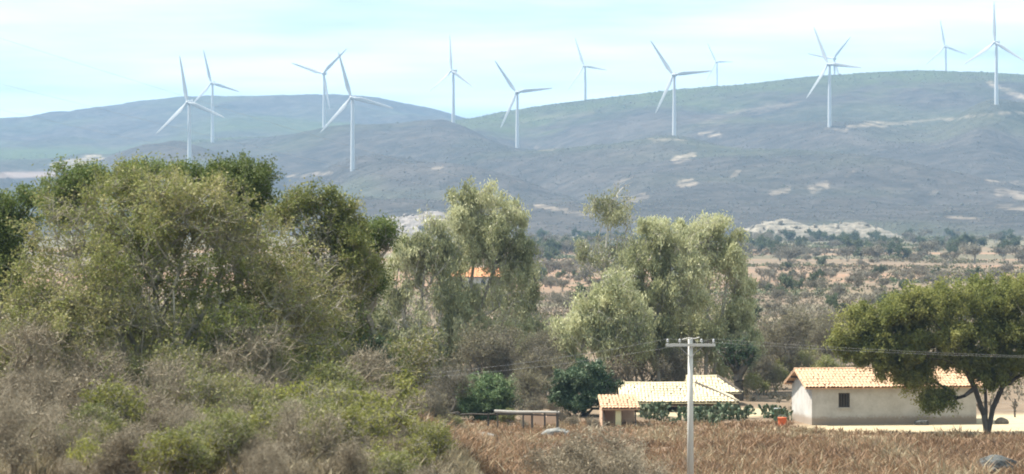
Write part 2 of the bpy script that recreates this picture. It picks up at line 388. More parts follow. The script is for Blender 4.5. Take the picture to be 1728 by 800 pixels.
def m_hill():
    m, t, p, o = newmat('hill_scrubland')
    a = noise(t, 0.004, 8, 0.66); b = noise(t, 0.035, 6, 0.75); c3 = noise(t, 0.25, 4, 0.7)
    c = ramp(t, a, [(0.34, (0.035, 0.035, 0.030)), (0.5, (0.062, 0.056, 0.05)), (0.66, (0.105, 0.09, 0.078))])
    c = mixc(t, 0.6, c, ramp(t, b, [(0.34, (0.03, 0.029, 0.027)), (0.5, (0.06, 0.055, 0.05)), (0.66, (0.11, 0.097, 0.085))]))
    c = mixc(t, mulv(t, attr(t, 'green'), ramp(t, a, [(0.35, (0.35,) * 3), (0.6, (1,) * 3)])), c, mixc(t, b, (0.035, 0.05, 0.022), (0.11, 0.13, 0.06)))
    so = mulv(t, attr(t, 'soil'), ramp(t, b, [(0.40, (0.03,) * 3), (0.60, (1,) * 3)]))
    c = mixc(t, so, c, mixc(t, c3, (0.30, 0.235, 0.17), (0.44, 0.36, 0.275)))
    c = mixc(t, attr(t, 'pink'), c, (0.22, 0.17, 0.145))
    t.links.new(c, p.inputs['Base Color']); p.inputs['Roughness'].default_value = 1.0; p.inputs['Specular IOR Level'].default_value = 0.0
    bump(t, p, b, 0.9, 6.0); return m
MT['hill'] = m_hill()

# ------------------------------------------------------------------ ground
def gz(X, Y):
    X = np.asarray(X, float); Y = np.asarray(Y, float)
    r = np.interp(Y, [-80, 0, 30, 60, 100, 140, 168, 900, 2200, 3200], [12.6, 12.4, 9.3, 6.2, 3.1, 0.7, 0, 0, 8, 8])
    l = np.interp(Y, [-80, 0, 30, 60, 80, 100, 125, 150, 188, 900, 2200, 3200], [12.6, 12.4, 10.3, 7.9, 6.7, 6.3, 5.9, 3.6, 0.1, 0, 8, 8])
    s = smooth(2, -7, X)
    z = r * (1 - s) + l * s
    n = fbm(X * 0.08, Y * 0.08, 4) * 0.35 + fbm(X * 0.01 + 5, Y * 0.01, 3) * 1.2 * smooth(250, 600, Y)
    bank = 1.1 * smooth(1010, 960, Y + 0.15 * X) * smooth(820, 960, Y + 0.15 * X) * smooth(40, 110, X)
    flat = smooth(8, 14, np.hypot((X - 26) / 1.3, Y - 206))          # level yard round the house
    return z + n * (0.25 + 0.75 * flat) + bank
def seg_mask(px, py, pts, hw):
    d = np.full(px.shape, 1e9)
    for (x0, y0), (x1, y1) in zip(pts[:-1], pts[1:]):
        vx, vy = x1 - x0, y1 - y0; f = np.clip(((px - x0) * vx + (py - y0) * vy) / (vx * vx + vy * vy + 1e-9), 0, 1)
        d = np.minimum(d, np.hypot(px - x0 - f * vx, py - y0 - f * vy))
    return smooth(hw * 1.25, hw * 0.6, d)
def grid_mesh(name, X, Y, Z, attrs, wrap=False):
    nr, nc = X.shape
    V = np.stack([X, Y, Z], -1).reshape(-1, 3)
    i = np.arange(nr - 1)[:, None] * nc; j = np.arange(nc if wrap else nc - 1)[None]; j2 = (j + 1) % nc
    Q = np.stack([i + j, i + j2, i + nc + j2, i + nc + j], -1).reshape(-1, 4)
    me = make_mesh(name, V, Q, None, None, True)
    for k, v in attrs.items():
        a = me.attributes.new(k, 'FLOAT', 'POINT'); a.data.foreach_set('value', v.ravel().astype(np.float32))
    return me
def ell(X, Y, cx, cy, rx, ry, k=0.6): return smooth(1.15, k, np.hypot((X - cx) / rx, (Y - cy) / ry))

def build_ground():
    tx = np.concatenate([np.linspace(-math.pi, -0.22, 60)[:-1], np.linspace(-0.22, 0.22, 520), np.linspace(0.22, math.pi, 60)[1:-1]])
    r = np.concatenate([np.linspace(1, 60, 22), np.arange(61.5, 140, 1.6), np.arange(140, 262, 0.75), np.arange(264, 600, 4), np.arange(604, 2300, 14), np.geomspace(2350, 16000, 16)])
    A, D = np.meshgrid(tx, r); X = np.sin(A) * D; Y = np.cos(A) * D; Z = gz(X, Y)
    nz = fbm(X * 0.25, Y * 0.25, 4); n2 = fbm(X * 0.02, Y * 0.02, 4); n3 = fbm(X * 0.006 + 3, Y * 0.02, 4)
    sandm = np.maximum.reduce([
        ell(X + nz * 3, Y + nz * 5, 31, 199.5, 12, 7.0), ell(X + nz * 3, Y + nz * 5, 42, 204, 14, 12), ell(X + nz * 3, Y + nz * 3, 22.8, 191.0, 2.6, 1.6),
        ell(X + nz * 4, Y + nz * 5, 14, 216, 8, 6) * .8, ell(X, Y + nz * 8, 17.2, 198.8, 2.4, 1.0) * 0.7, ell(X + nz * 4, Y, 46, 440, 7, 6)])
    red = 0.9 * np.clip(smooth(-0.02, 0.12, n3) * smooth(560, 760, D) * smooth(1900, 1200, D), 0, 1)
    red = np.maximum(red, ell(X + n2 * 60, Y + n2 * 100, 105, 980, 80, 45) * 0.95)
    red = np.maximum(red, 0.35 * smooth(150, 165, D) * smooth(215, 195, D) * smooth(-4, 2, X))
    green = np.maximum(np.clip(smooth(0.0, 0.2, n2 + 0.02) * smooth(240, 400, D) * smooth(1200, 500, D), 0, 1) * 0.8, .7 * smooth(1050, 1250, D))
    put('ground', grid_mesh('ground', X, Y, Z, {'sand': sandm, 'red': red, 'green': green}, True), MT['ground'])['kind'] = 'structure'
build_ground()

# ------------------------------------------------------------------ hills
HD = np.array([2000, 2250, 2600, 3200, 3700, 4200, 4800, 5600, 6600, 8200.])
HT = {-900: [425, 404, 400, 395, 390, 386, 386, 386, 388, 390],
      -450: [425, 400, 388, 352, 325, 300, 275, 260, 250, 330],
      -150: [425, 400, 384, 348, 316, 292, 262, 236, 216, 300],
      0: [425, 400, 382, 345, 312, 290, 264, 232, 206, 290],
      170: [425, 400, 380, 342, 305, 268, 268, 228, 181, 280],
      250: [425, 400, 378, 325, 285, 233, 252, 218, 172, 280],
      319: [425, 400, 375, 297, 262, 222, 246, 212, 165, 280],
      400: [425, 400, 372, 297, 258, 216, 240, 205, 164, 280],
      480: [425, 400, 366, 296, 252, 212, 236, 205, 159, 280],
      594: [425, 398, 350, 286, 248, 211, 228, 208, 166, 280],
      700: [425, 398, 342, 287, 256, 218, 215, 214, 182, 280],
      800: [425, 398, 340, 289, 260, 226, 199, 218, 206, 280],
      872: [425, 397, 338, 290, 268, 236, 186, 222, 240, 300],
      1000: [425, 397, 334, 282, 246, 206, 169, 190, 250, 310],
      1136: [425, 398, 334, 272, 227, 184, 154, 172, 240, 310],
      1270: [425, 400, 338, 272, 222, 174, 143, 166, 230, 310],
      1396: [425, 401, 340, 268, 211, 163, 130, 155, 220, 310],
      1560: [425, 402, 345, 270, 203, 152, 121, 146, 215, 310],
      1677: [425, 402, 345, 262, 176, 146, 125, 146, 215, 310],
      1800: [425, 402, 345, 260, 186, 150, 132, 155, 225, 310],
      2050: [425, 402, 350, 275, 215, 175, 160, 185, 250, 330],
      2700: [425, 404, 400, 395, 390, 386, 386, 386, 388, 390]}
def hermite(xk, yk, x):
    """yk: (..., K) along knots xk; returns (..., len(x))"""
    m = np.gradient(yk, xk, axis=-1); s = np.diff(yk, axis=-1) / np.diff(xk)
    for i in range(1, len(xk) - 1):                     # no overshoot at ridges and valleys
        a_, b_ = s[..., i - 1], s[..., i]; m[..., i] = np.where(a_ * b_ <= 0, 0, 2 * a_ * b_ / np.where(a_ * b_ <= 0, 1, a_ + b_))
    i = np.clip(np.searchsorted(xk, x) - 1, 0, len(xk) - 2); h = (xk[i + 1] - xk[i]); t = np.clip((x - xk[i]) / h, 0, 1)
    a, b = yk[..., i], yk[..., i + 1]; ma, mb_ = m[..., i] * h, m[..., i + 1] * h
    return (2 * t ** 3 - 3 * t ** 2 + 1) * a + (t ** 3 - 2 * t ** 2 + t) * ma + (-2 * t ** 3 + 3 * t ** 2) * b + (t ** 3 - t ** 2) * mb_
HX = np.array(sorted(HT)); HYT = np.array([HT[k] for k in HX], float)
HZT = CAMZ + (HY - HYT) / FPX * HD[None]
hxs = np.concatenate([np.arange(-900, -100, 20), np.arange(-100, 1830, 2.6), np.arange(1840, 2701, 20)])
hds = np.concatenate([np.arange(2000, 5000, 12), np.arange(5000, 6800, 25), np.arange(6800, 8201, 100)])
_zc = hermite(HX.astype(float), HZT.T, hxs)                     # (K, nx)
_zg = hermite(HD, _zc.T, hds)                                   # (nx, nd)
HXg, HDg = np.meshgrid(hxs, hds, indexing='ij')
WX = (HXg - CX) / FPX * HDg; WY = HDg
_am = smooth(2100, 2800, HDg)
rid = 1 - np.abs(vnoise(WX * 0.0045 + WY * 0.0014 + 3, WY * 0.0016 + 1) * 2 - 1)
_zg = _zg + _am * (fbm(WX * 0.006, WY * 0.006, 5) * (22 + 30 * smooth(5000, 5600, HDg) * smooth(6500, 6100, HDg)) * (1 - 0.65 * smooth(4300, 4700, HDg) * smooth(5400, 4900, HDg)) - (rid - 0.5) * 62 * smooth(2400, 3000, HDg) * smooth(4700, 4100, HDg))
_zg = _zg + _am * fbm(WX * 0.05, WY * 0.05, 3) * 3.0
# level pads where the turbines stand
def _hz(x, d):
    i = int(np.searchsorted(hxs, x)); j = int(np.searchsorted(hds, d)); return _zg[i, j]
for _x, _d, _y in ((319.6, 3200, 296), (595, 3200, 286.5), (547, 4230, 215), (765, 4150, 208), (873, 3900, 254), (1137.8, 3620, 232.5), (1400, 3700, 212.4), (1681, 3700, 175.5)):
    _dz = CAMZ + (HY - _y) / FPX * _d - _hz(_x, _d)
    _zg = _zg + _dz * np.exp(-((HXg - _x) / 75) ** 2 - ((HDg - _d) / 210) ** 2)
def hill_z(x, d):
    """height of the hills at photo column x, distance d"""
    i = np.clip(np.searchsorted(hxs, x) - 1, 0, len(hxs) - 2); j = np.clip(np.searchsorted(hds, d) - 1, 0, len(hds) - 2)
    fx = (x - hxs[i]) / (hxs[i + 1] - hxs[i]); fy = (d - hds[j]) / (hds[j + 1] - hds[j])
    return (_zg[i, j] * (1 - fx) + _zg[i + 1, j] * fx) * (1 - fy) + (_zg[i, j + 1] * (1 - fx) + _zg[i + 1, j + 1] * fx) * fy
SOIL = [([(1185, 229), (1215, 227)], 4, 1), ([(1432, 219), (1460, 211), (1500, 208), (1537, 206)], 5, 1), ([(1540, 205), (1640, 196), (1735, 188)], 2.6, .7),
        ([(1672, 141), (1690, 151), (1735, 166)], 6, 1), ([(1140, 272), (1172, 262)], 7, .95), ([(1150, 312), (1172, 308)], 7, .95), ([(1235, 297), (1247, 290)], 5, .7),
        ([(905, 348), (955, 354)], 4, 1), ([(955, 358), (1000, 362)], 2.5, .6), ([(1670, 308), (1735, 306)], 3.5, .9), ([(1685, 325), (1735, 331)], 9, .7), ([(1300, 326), (1330, 318)], 6, .6),
        ([(1368, 319), (1395, 312)], 8, .7), ([(470, 299), (560, 293)], 3.5, .8), ([(728, 285), (747, 282)], 4, .7), ([(1180, 212), (1250, 192), (1345, 172)], 7, .28),
        ([(1060, 340), (1090, 330)], 7, .5), ([(93, 284), (128, 275), (166, 266)], 11, 1.2), ([(905, 250), (930, 251)], 3, .6), ([(1100, 238), (1160, 237)], 3, .7), ([(1390, 215), (1430, 222)], 3, .6),
        ([(1600, 365), (1650, 372)], 5, .5), ([(1560, 330), (1580, 322)], 4, .4), ([(1040, 310), (1065, 300)], 5, .5), ([(880, 205), (1000, 190)], 5, .2), ([(1680, 345), (1735, 352)], 5, .6), ([(1430, 300), (1446, 292)], 4, .5)]
def build_hills():
    px = HXg; py = HY - (_zg - CAMZ) * FPX / HDg
    nn = fbm(WX * 0.02, WY * 0.02, 4)
    soil = np.zeros_like(px)
    for pts, hw, st in SOIL: soil = np.maximum(soil, st * .62 * seg_mask(px + nn * 22, py + nn * 12, pts, hw * .72))
    soil *= smooth(5000, 4850, HDg); soil = np.clip(soil, 0, 1)
    pink = seg_mask(px, py + nn * 4, [(-60, 297), (92, 294)], 5) * smooth(4900, 4700, HDg)
    green = np.clip(smooth(4250, 4650, HDg + nn * 500) * 0.9, 0, 1) * np.where(HDg > 5000, np.clip(.55 + 4.0 * fbm(WX * .0022 + 4, WY * .0016, 3), 0, 1), 1)
    green = np.maximum(green, 0.35 * smooth(0.02, 0.15, fbm(WX * 0.003, WY * 0.003, 3)))
    put('hills', grid_mesh('hills', WX, WY, _zg, {'soil': soil, 'pink': pink, 'green': green}), MT['hill'])['kind'] = 'structure'
    # dry scrub that covers the slopes
    rng = np.random.RandomState(5); n = 62000
    d = rng.uniform(2150, 5000, n) ; d = np.where(rng.rand(n) < 0.5, rng.uniform(2150, 3800, n), d)
    x = rng.uniform(-40, 1768, n)
    i = np.clip(np.searchsorted(hxs, x), 0, len(hxs) - 1); j = np.clip(np.searchsorted(hds, d), 0, len(hds) - 1)
    ok = ((rng.rand(n) < .5) | (d > 4450)) & (soil[i, j] < 0.3) & (pink[i, j] < .3) & (vnoise((x - CX) / FPX * d * 0.02, d * 0.02) > 0.22 * rng.rand(n) + 0.1) & (vnoise((x - CX) / FPX * d * .0035 + 9, d * .0025) > .55 * rng.rand(n))
    x, d = x[ok], d[ok]; z = hill_z(x, d); n = len(x)
    X = (x - CX) / FPX * d
    s = rng.uniform(0.5, 1.0, n) * np.where(d > 4450, 1.6, 1.15) * np.where(rng.rand(n) < 0.04, 1.6, 1.0)
    oct_ = np.array([[1, 0, 0], [0, 1, 0], [-1, 0, 0], [0, -1, 0], [0, 0, 1], [0, 0, -0.4]], float)
    V = oct_[None] * (s[:, None, None] * rng.uniform(0.6, 1.35, (n, 6, 1))) * np.array([1.15, 1.15, 0.9])
    V += np.stack([X, d, z + s * 0.35], -1)[:, None]
    T0 = np.array([[0, 1, 4], [1, 2, 4], [2, 3, 4], [3, 0, 4], [1, 0, 5], [2, 1, 5], [3, 2, 5], [0, 3, 5]])
    T = (np.arange(n)[:, None, None] * 6 + T0[None]).reshape(-1, 3)
    tn = np.repeat(np.clip(rng.rand(n) * 0.55 + 0.15 + 0.35 * smooth(4200, 4700, d), 0, 1), 8)
    o = put('hill_scrub', make_mesh('hill_scrub', V.reshape(-1, 3), None, T, tn), MT['scrub'])
    tag(o, 'dry grey scrub covering the slopes under the turbines', 'scrub', kind='stuff')
build_hills()

# ------------------------------------------------------------------ wind turbines
def turbine_parts():
    bl = MB(); st = np.linspace(0, 1, 15); Lb = 54.0; rows = []
    for f in st:
        ch = 2.3 if f < 0.03 else np.interp(f, [0.03, 0.2, 0.5, 0.8, 0.97, 1], [2.5, 5.2, 3.8, 2.5, 1.5, 0.3])
        th = np.interp(f, [0, 0.04, 0.2, 0.6, 1], [2.3, 2.2, 1.05, 0.5, 0.08]); tw = R(np.interp(f, [0, 0.2, 1], [20, 14, 0]))
        an = np.arange(12) * 2 * np.pi / 12
        c = np.stack([np.cos(an) * ch / 2 - ch * 0.12 * min(1, f * 6), np.sin(an) * th / 2 * (0.65 + 0.35 * np.cos(an)) if f > 0.1 else np.sin(an) * th / 2], -1)
        x = c[:, 0] * math.cos(tw) - c[:, 1] * math.sin(tw); y = c[:, 0] * math.sin(tw) + c[:, 1] * math.cos(tw)
        rows.append(np.stack([x, y - 1.6 * f * f, np.full(12, 1.0 + f * (Lb - 1.0))], -1))
    V = np.concatenate(rows); i = np.arange(14)[:, None] * 12; j = np.arange(12)[None]; j2 = (j + 1) % 12
    bl.add(V, np.stack([i + j, i + j2, i + 12 + j2, i + 12 + j], -1).reshape(-1, 4)); bl.add(rows[-1], None, [[0, q, q + 1] for q in range(1, 11)])
    blade = bl.mesh('blade', True)
    hub = MB().tube([(0, -2.6, 0), (0, -2.3, 0), (0, -1.4, 0), (0, 0, 0), (0, 1.4, 0)], [0.15, 0.9, 1.7, 2.0, 2.0], 16).mesh('hub', True)
    nac = MB()
    prof = [(1.3, 1.5, 1.6), (1.6, 1.9, 2.0), (4, 2.0, 2.1), (8, 1.9, 2.05), (10.2, 1.6, 1.7), (10.8, 1.1, 1.3)]
    rr = []
    for y, hw, hh in prof:
        a = np.arange(16) * 2 * np.pi / 16; c, s = np.cos(a), np.sin(a)
        rr.append(np.stack([np.sign(c) * np.abs(c) ** 0.5 * hw, np.full(16, y), np.sign(s) * np.abs(s) ** 0.5 * hh + 0.1], -1))
    V = np.concatenate(rr); i = np.arange(len(prof) - 1)[:, None] * 16; j = np.arange(16)[None]; j2 = (j + 1) % 16
    nac.add(V, np.stack([i + j, i + j2, i + 16 + j2, i + 16 + j], -1).reshape(-1, 4))
    for k in (0, len(prof) - 1): nac.add(rr[k], None, [[0, q, q + 1] for q in range(1, 15)])
    nac.box((0, 9.6, 2.7), (2.2, 0.8, 1.6))
    tw = MB().tube([(0, 0, 0), (0, 0, 0.35), (0, 0, 0.7), (0, 0, 1)], [2.7, 2.35, 2.0, 1.65], 20).mesh('tower', True)
    return blade, hub, nac.mesh('nacelle'), tw
_bl, _hub, _nac, _tow = turbine_parts()
TURB = [((319.6, 173), 3200, 27, 100, 'white wind turbine leftmost of all, tower rising behind the big olive tree'),
        ((358.6, 140.5), 4420, 24, 104, 'white wind turbine second from the left, half hidden by the spur before the blue hill'),
        ((547, 124), 4230, 21, 42, 'white wind turbine with blades in a Y, just left of the tall near one'),
        ((595, 165), 3200, 21, 106, 'tallest white wind turbine standing low on the slope, right of the Y-bladed one'),
        ((765, 120), 4150, 45, 92, 'white wind turbine standing in the dip between the two hills'),
        ((873, 156), 3900, 20, 5, 'white wind turbine on the slope just right of the dip between the hills'),
        ((987.5, 111.6), 5000, 39, 110, 'white wind turbine on the rising crest, its foot behind the skyline'),
        ((1137.8, 126.6), 3620, 24, 4, 'white wind turbine on the slope with one blade reaching flat to the right'),
        ((1210, 104.6), 7200, 39, 118, 'small far wind turbine behind the crest, right of the flat-bladed one'),
        ((1400, 108.6), 3700, 40, 113, 'white wind turbine at the left end of the tan road cut, nearer of two overlapping'),
        ((1408, 99), 5400, 30, 48, 'far wind turbine peeping out behind the one at the tan road cut'),
        ((1596, 78.6), 5650, 36, 100, 'far wind turbine behind the highest part of the right hill crest'),
        ((1681.4, 72), 3700, 42, 90, 'white wind turbine farthest right, one blade straight up, by the bright road cut')]
for (hx, hy), d, yaw, th, lab in TURB:
    hp = at(hx, hy, d); base_z = float(hill_z(hx, d)) - 1.5
    root = thing('wind_turbine', lab, 'wind turbine', (hp[0], d, base_z), 0, 'wind turbines along the hills')
    t = put('tower', _tow, MT['white_metal'], root); t.scale = (1, 1, hp[2] - base_z - 1.6)
    yr = R(-yaw)                                           # rotor looks towards the camera and to its left
    hd = R(yaw)
    off = np.array([math.sin(hd), math.cos(hd), 0])
    nl = Vector((0, 0, hp[2] - base_z))
    q = put('nacelle', _nac, MT['white_metal'], root); q.location = nl - Vector(off) * 4.0; q.rotation_euler = (0, 0, yr)
    q = put('hub', _hub, MT['white_metal'], root); q.location = nl - Vector(off) * 4.0; q.rotation_euler = (0, 0, yr)
    for k in range(3):
        b = put('blade', _bl, MT['white_metal'], root); b.location = nl - Vector(off) * 4.0
        from mathutils import Matrix
        b.rotation_euler = (Matrix.Rotation(yr, 3, 'Z') @ Matrix.Rotation(R(90 - th - 120 * k), 3, 'Y')).to_euler()

# ------------------------------------------------------------------ rocks
def rock_mesh(name, seed, size, sub=4, rough=0.35, freq=1.3):
    import bmesh
    bm = bmesh.new(); bmesh.ops.create_icosphere(bm, subdivisions=sub, radius=1)
    V = np.array([v.co[:] for v in bm.verts])
    rng = np.random.RandomState(seed)
    for k in range(9):                                     # planed-off facets
        nrm = unit(rng.normal(size=3)); dd = rng.uniform(0.62, 0.9); s = V @ nrm; V = V - np.maximum(0, s - dd)[:, None] * nrm
    V = V * (1 + rough * (fbm(V[:, 0] * freq + seed, V[:, 1] * freq + V[:, 2] * 1.7, 5) * 1.2))[:, None] * np.asarray(size)
    for v, c in zip(bm.verts, V): v.co = c
    me = bpy.data.meshes.new(name); bm.to_mesh(me); bm.free(); return me
def outcrop(name, label, x0, x1, ytop, d, seed, mat, prof):
    """a long bare rock rise: uneven mound with ledges and loose blocks"""
    rng = np.random.RandomState(seed)
    wx = (x1 - x0) / FPX * d; cx = ((x0 + x1) / 2 - CX) / FPX * d; g = float(gz(cx, d)); hh = (CAMZ + (HY - ytop) / FPX * d) - g
    u = np.linspace(0, 1, 150); v = np.linspace(0, 1, 90); U, Vv = np.meshgrid(u, v)
    h = np.interp(U, prof[0], prof[1]) * np.sin(np.pi * np.clip(Vv, 0, 1)) ** 0.8
    X = (U - 0.5) * wx; Y = (Vv - 0.5) * wx * 0.55
    n = fbm(X * 0.07 + seed, Y * 0.07, 5); st = np.round((h + n * 0.3) * 7) / 7
    Z = hh * (0.55 * h + 0.35 * st * (h > 0.05) + n * 0.35 * np.minimum(1, h * 3)) - 1.5
    me = grid_mesh(name, X, Y, Z, {})
    root = thing(name, label, 'rock outcrop', (cx, d, g), 0, None)
    put('rock_face', me, mat, root)
    bm_ = [rock_mesh('block', seed + 40 + k, (1.0, 0.9, 0.75), 2) for k in range(3)]
    for m in bm_: m.materials.append(mat)
    for k in range(24):
        i = rng.randint(8, 75); j = rng.randint(8, 142)
        b = put('block', bm_[k % 3], mat, root); s = rng.uniform(0.8, 2.2); b.scale = (s * 1.3, s, s); b.rotation_euler = (rng.rand(), rng.rand(), rng.rand() * 6)
        b.location = (X[i, j], Y[i, j], Z[i, j] + s * 0.2)
    return root, X, Y, Z
oc1 = outcrop('rocky_outcrop', 'pale tan rocky outcrop at the foot of the hill above the far treeline', 1235, 1530, 362, 2020, 3, MT['rock_pale'],
              ([0, .08, .2, .32, .45, .6, .75, .88, 1], [.2, .55, .9, .95, .72, .85, .8, .45, 0]))
oc2 = outcrop('rocky_outcrop', 'grey pink rocky outcrop between the big olive tree and the tall eucalyptus', 585, 815, 346, 2050, 9, MT['rock_pink'],
              ([0, .15, .35, .6, .8, 1], [.25, .55, .7, 1, .8, .2]))

def boulder(label, x, ytop, d, size, seed, mat, rz=0.0, sink=0.3, name='boulder'):
    me = rock_mesh(name, seed, size); o = put(name, me, mat)
    p = at(x, ytop, d); o.location = (p[0], d, float(gz(p[0], d)) + size[2] * (1 - 2 * sink) * 0.5 if ytop is None else p[2] - size[2] * 0.85)
    o.rotation_euler = (0, 0, rz); tag(o, label, 'rock'); return o
boulder('flat pale grey boulder in the weeds below the rail fence', 805, 730, 188, (1.9, 0.9, 0.75), 11, MT['rock'])
boulder('low pale grey boulder in the weeds right of the flat one', 945, 722, 192, (1.3, 0.8, 0.7), 12, MT['rock'])
boulder('grey boulder at the bottom edge beside the large brown bush', 848, 776, 158, (1.7, 1.0, 1.2), 13, MT['rock'])
boulder('large dark grey boulder at the bottom right corner in dry weeds', 1684, 775, 158, (1.7, 1.0, 1.15), 14, MT['rock_dark'])
boulder('pale stone on bare sand in front of the white house corner', 1395, 731, 196, (0.9, 0.5, 0.35), 15, MT['rock_pale'])
boulder('small white stone on the sand right of the umbrella tree trunk', 1690, 706, 204, (0.5, 0.4, 0.35), 16, MT['rock_pale'])
boulder('small dark stone on the ground at the foot of the long house wall', 1556, 709, 202.5, (0.55, 0.3, 0.35), 17, MT['rock_dark'])

# ------------------------------------------------------------------ white house
def barrel_tiles(mb, o, u, s, n, width, length, rng, pitch=0.25, course=0.48):
    """rows of half-round clay tiles: o eave corner, u along the eave, s up the slope, n the slope normal"""
    k = 5; an = np.linspace(0, np.pi, k)
    for a in np.arange(pitch / 2, width, pitch):
        for b in np.arange(-0.03, length, course):
            l = min(course * 1.12, length - b + 0.02); jit = rng.normal(size=2) * 0.018; wv = 0.03 * math.sin(a * 0.8 + .7) * math.sin(b * 0.9 + .5) + .03
            r0, r1 = pitch * 0.53, pitch * 0.47
            V = []
            for rr, bb, lift in ((r0, b, 0.018), (r1, b + l, 0.0)):
                for q in an: V.append(o + u * (a + jit[0] + math.cos(q) * rr) + s * (bb + jit[1]) + n * (math.sin(q) * rr * 0.7 + lift + 0.01 + wv))
            mb.add(V, [[i, i + 1, k + i + 1, k + i] for i in range(k - 1)], tone=np.clip(rng.normal(0.5, 0.16), 0, 1))
def tiled_roof(root, L_, D_, hw, rise, ov, ovg, rng, tile, wood):
    """gable roof over x 0..L_, y 0..D_; ridge along x"""
    half = D_ / 2 + ov; sl = math.hypot(half, rise * half / (D_ / 2)); drop = rise * ov / (D_ / 2)
    rb = MB()
    roof = None
    for sgn in (-1, 1):
        y0 = D_ / 2 + sgn * half; e = np.array([-ovg, y0, hw - drop + 0.06]); s = unit(np.array([0, -sgn * half, rise + drop]))
        u = np.array([1.0, 0, 0]); n = np.cross(u, s) if sgn < 0 else np.cross(s, u)
        if n[2] < 0: n = -n
        w = L_ + 2 * ovg
        V = [e, e + u * w, e + u * w + s * sl, e + s * sl]; V = V + [v - n * 0.07 for v in V]
        rb.add(V, [[0, 1, 2, 3], [7, 6, 5, 4], [0, 4, 5, 1], [1, 5, 6, 2], [2, 6, 7, 3], [3, 7, 4, 0]])
    roof = put('roof', rb.mesh('roof'), wood, root)
    tb = MB()
    for sgn in (-1, 1):
        y0 = D_ / 2 + sgn * half; e = np.array([-ovg, y0, hw - drop + 0.06]); s = unit(np.array([0, -sgn * half, rise + drop])); u = np.array([1.0, 0, 0])
        n = np.cross(u, s); n = n if n[2] > 0 else -n
        barrel_tiles(tb, e + n * 0.006, u, s, n, L_ + 2 * ovg, sl, rng)
    t = put('roof_tiles', tb.mesh('roof_tiles'), tile, roof); t['kind'] = 'stuff'
    rc = MB()
    for a in np.arange(-ovg, L_ + ovg, 0.42):
        rc.tube([(a, D_ / 2, hw + rise + 0.09), (a + 0.45, D_ / 2, hw + rise + 0.075)], [0.15, 0.13], 10, tone=rng.rand())
    put('ridge_cap', rc.mesh('ridge_cap'), tile, roof)
    return roof
def walls(L_, D_, hw, rise, th, holes):
    """four walls with gables; holes in the front wall: (x0, x1, z0, z1)"""
    mb = MB(); xs = [0.0]
    for (a, b, c, d) in holes:
        mb.box(((xs[-1] + a) / 2, th / 2, hw / 2), (a - xs[-1], th, hw)); mb.box(((a + b) / 2, th / 2, c / 2), (b - a, th, c)) if c > 0 else None
        mb.box(((a + b) / 2, th / 2, (d + hw) / 2), (b - a, th, hw - d)); xs.append(b)
    mb.box(((xs[-1] + L_) / 2, th / 2, hw / 2), (L_ - xs[-1], th, hw)); mb.box((L_ / 2, D_ - th / 2, hw / 2), (L_, th, hw))
    for x in (0.0, L_ - th):
        p = [(0, th, 0), (0, D_ - th, 0), (0, D_ - th, hw + rise * th / (D_ / 2)), (0, D_ / 2, hw + rise - 0.02), (0, th, hw + rise * th / (D_ / 2))]
        V = [(x, q[1], q[2]) for q in p] + [(x + th, q[1], q[2]) for q in p]
        mb.add(V, [[i, (i + 1) % 5, 5 + (i + 1) % 5, 5 + i] for i in range(5)], [[0, 3, 4], [0, 2, 3], [0, 1, 2], [5, 9, 8], [5, 8, 7], [5, 7, 6]])
    return mb
def white_house():
    rng = np.random.RandomState(2); c = at(1370, 718, 202.4); z0 = float(gz(c[0] + 5, 205)) - 0.03
    root = thing('house', 'long white plastered house with clay tile roof behind the umbrella tree', 'house', (c[0], c[1], z0), R(8))
    L_, D_, hw, rise = 12.1, 6.0, 2.72, 1.05
    hole = (1.95, 2.78, 1.28, 2.32)
    put('wall', walls(L_, D_, hw, rise, 0.2, [hole]).mesh('wall'), MT['plaster'], root)
    tiled_roof(root, L_, D_, hw, rise, 0.28, 0.55, rng, MT['tile'], MT['tile'])
    a, b, c0, d = hole; w = MB(); t = 0.07
    w.box(((a + b) / 2, 0.1, d - t / 2), (b - a, 0.1, t)); w.box(((a + b) / 2, 0.1, c0 + t / 2), (b - a, 0.1, t))
    for x in (a + t / 2, b - t / 2): w.box((x, 0.1, (c0 + d) / 2), (t, 0.1, d - c0 - 2 * t - 0.004))
    win = put('window', w.mesh('window_frame'), MT['wood_dark'], root)
    put('pane', MB().box(((a + b) / 2, 0.13, (c0 + d) / 2), (b - a - 2 * t - .004, 0.03, d - c0 - 2 * t - .004)).mesh('pane'), MT['glass_dark'], win)
    for k in range(3): put('window_bar', MB().box((a + (b - a) * (k + 1) / 4, 0.07, (c0 + d) / 2), (0.035, 0.035, d - c0 - 2 * t - .006)).mesh('window_bar'), MT['wood_dark'], win)
    put('sill', MB().box(((a + b) / 2, -0.03, c0 - 0.035), (b - a + 0.2, 0.14, 0.06)).mesh('sill'), MT['plaster'], win)
    for k in range(5):                                      # purlin ends under the gable overhang
        yy = D_ * (k + 0.5) / 5; zz = hw + rise * (1 - abs(yy - D_ / 2) / (D_ / 2)) - 0.10
        put('purlin', MB().box((-0.27, yy, zz), (0.5, 0.09, 0.12)).mesh('purlin'), MT['wood_dark'], root)
white_house()

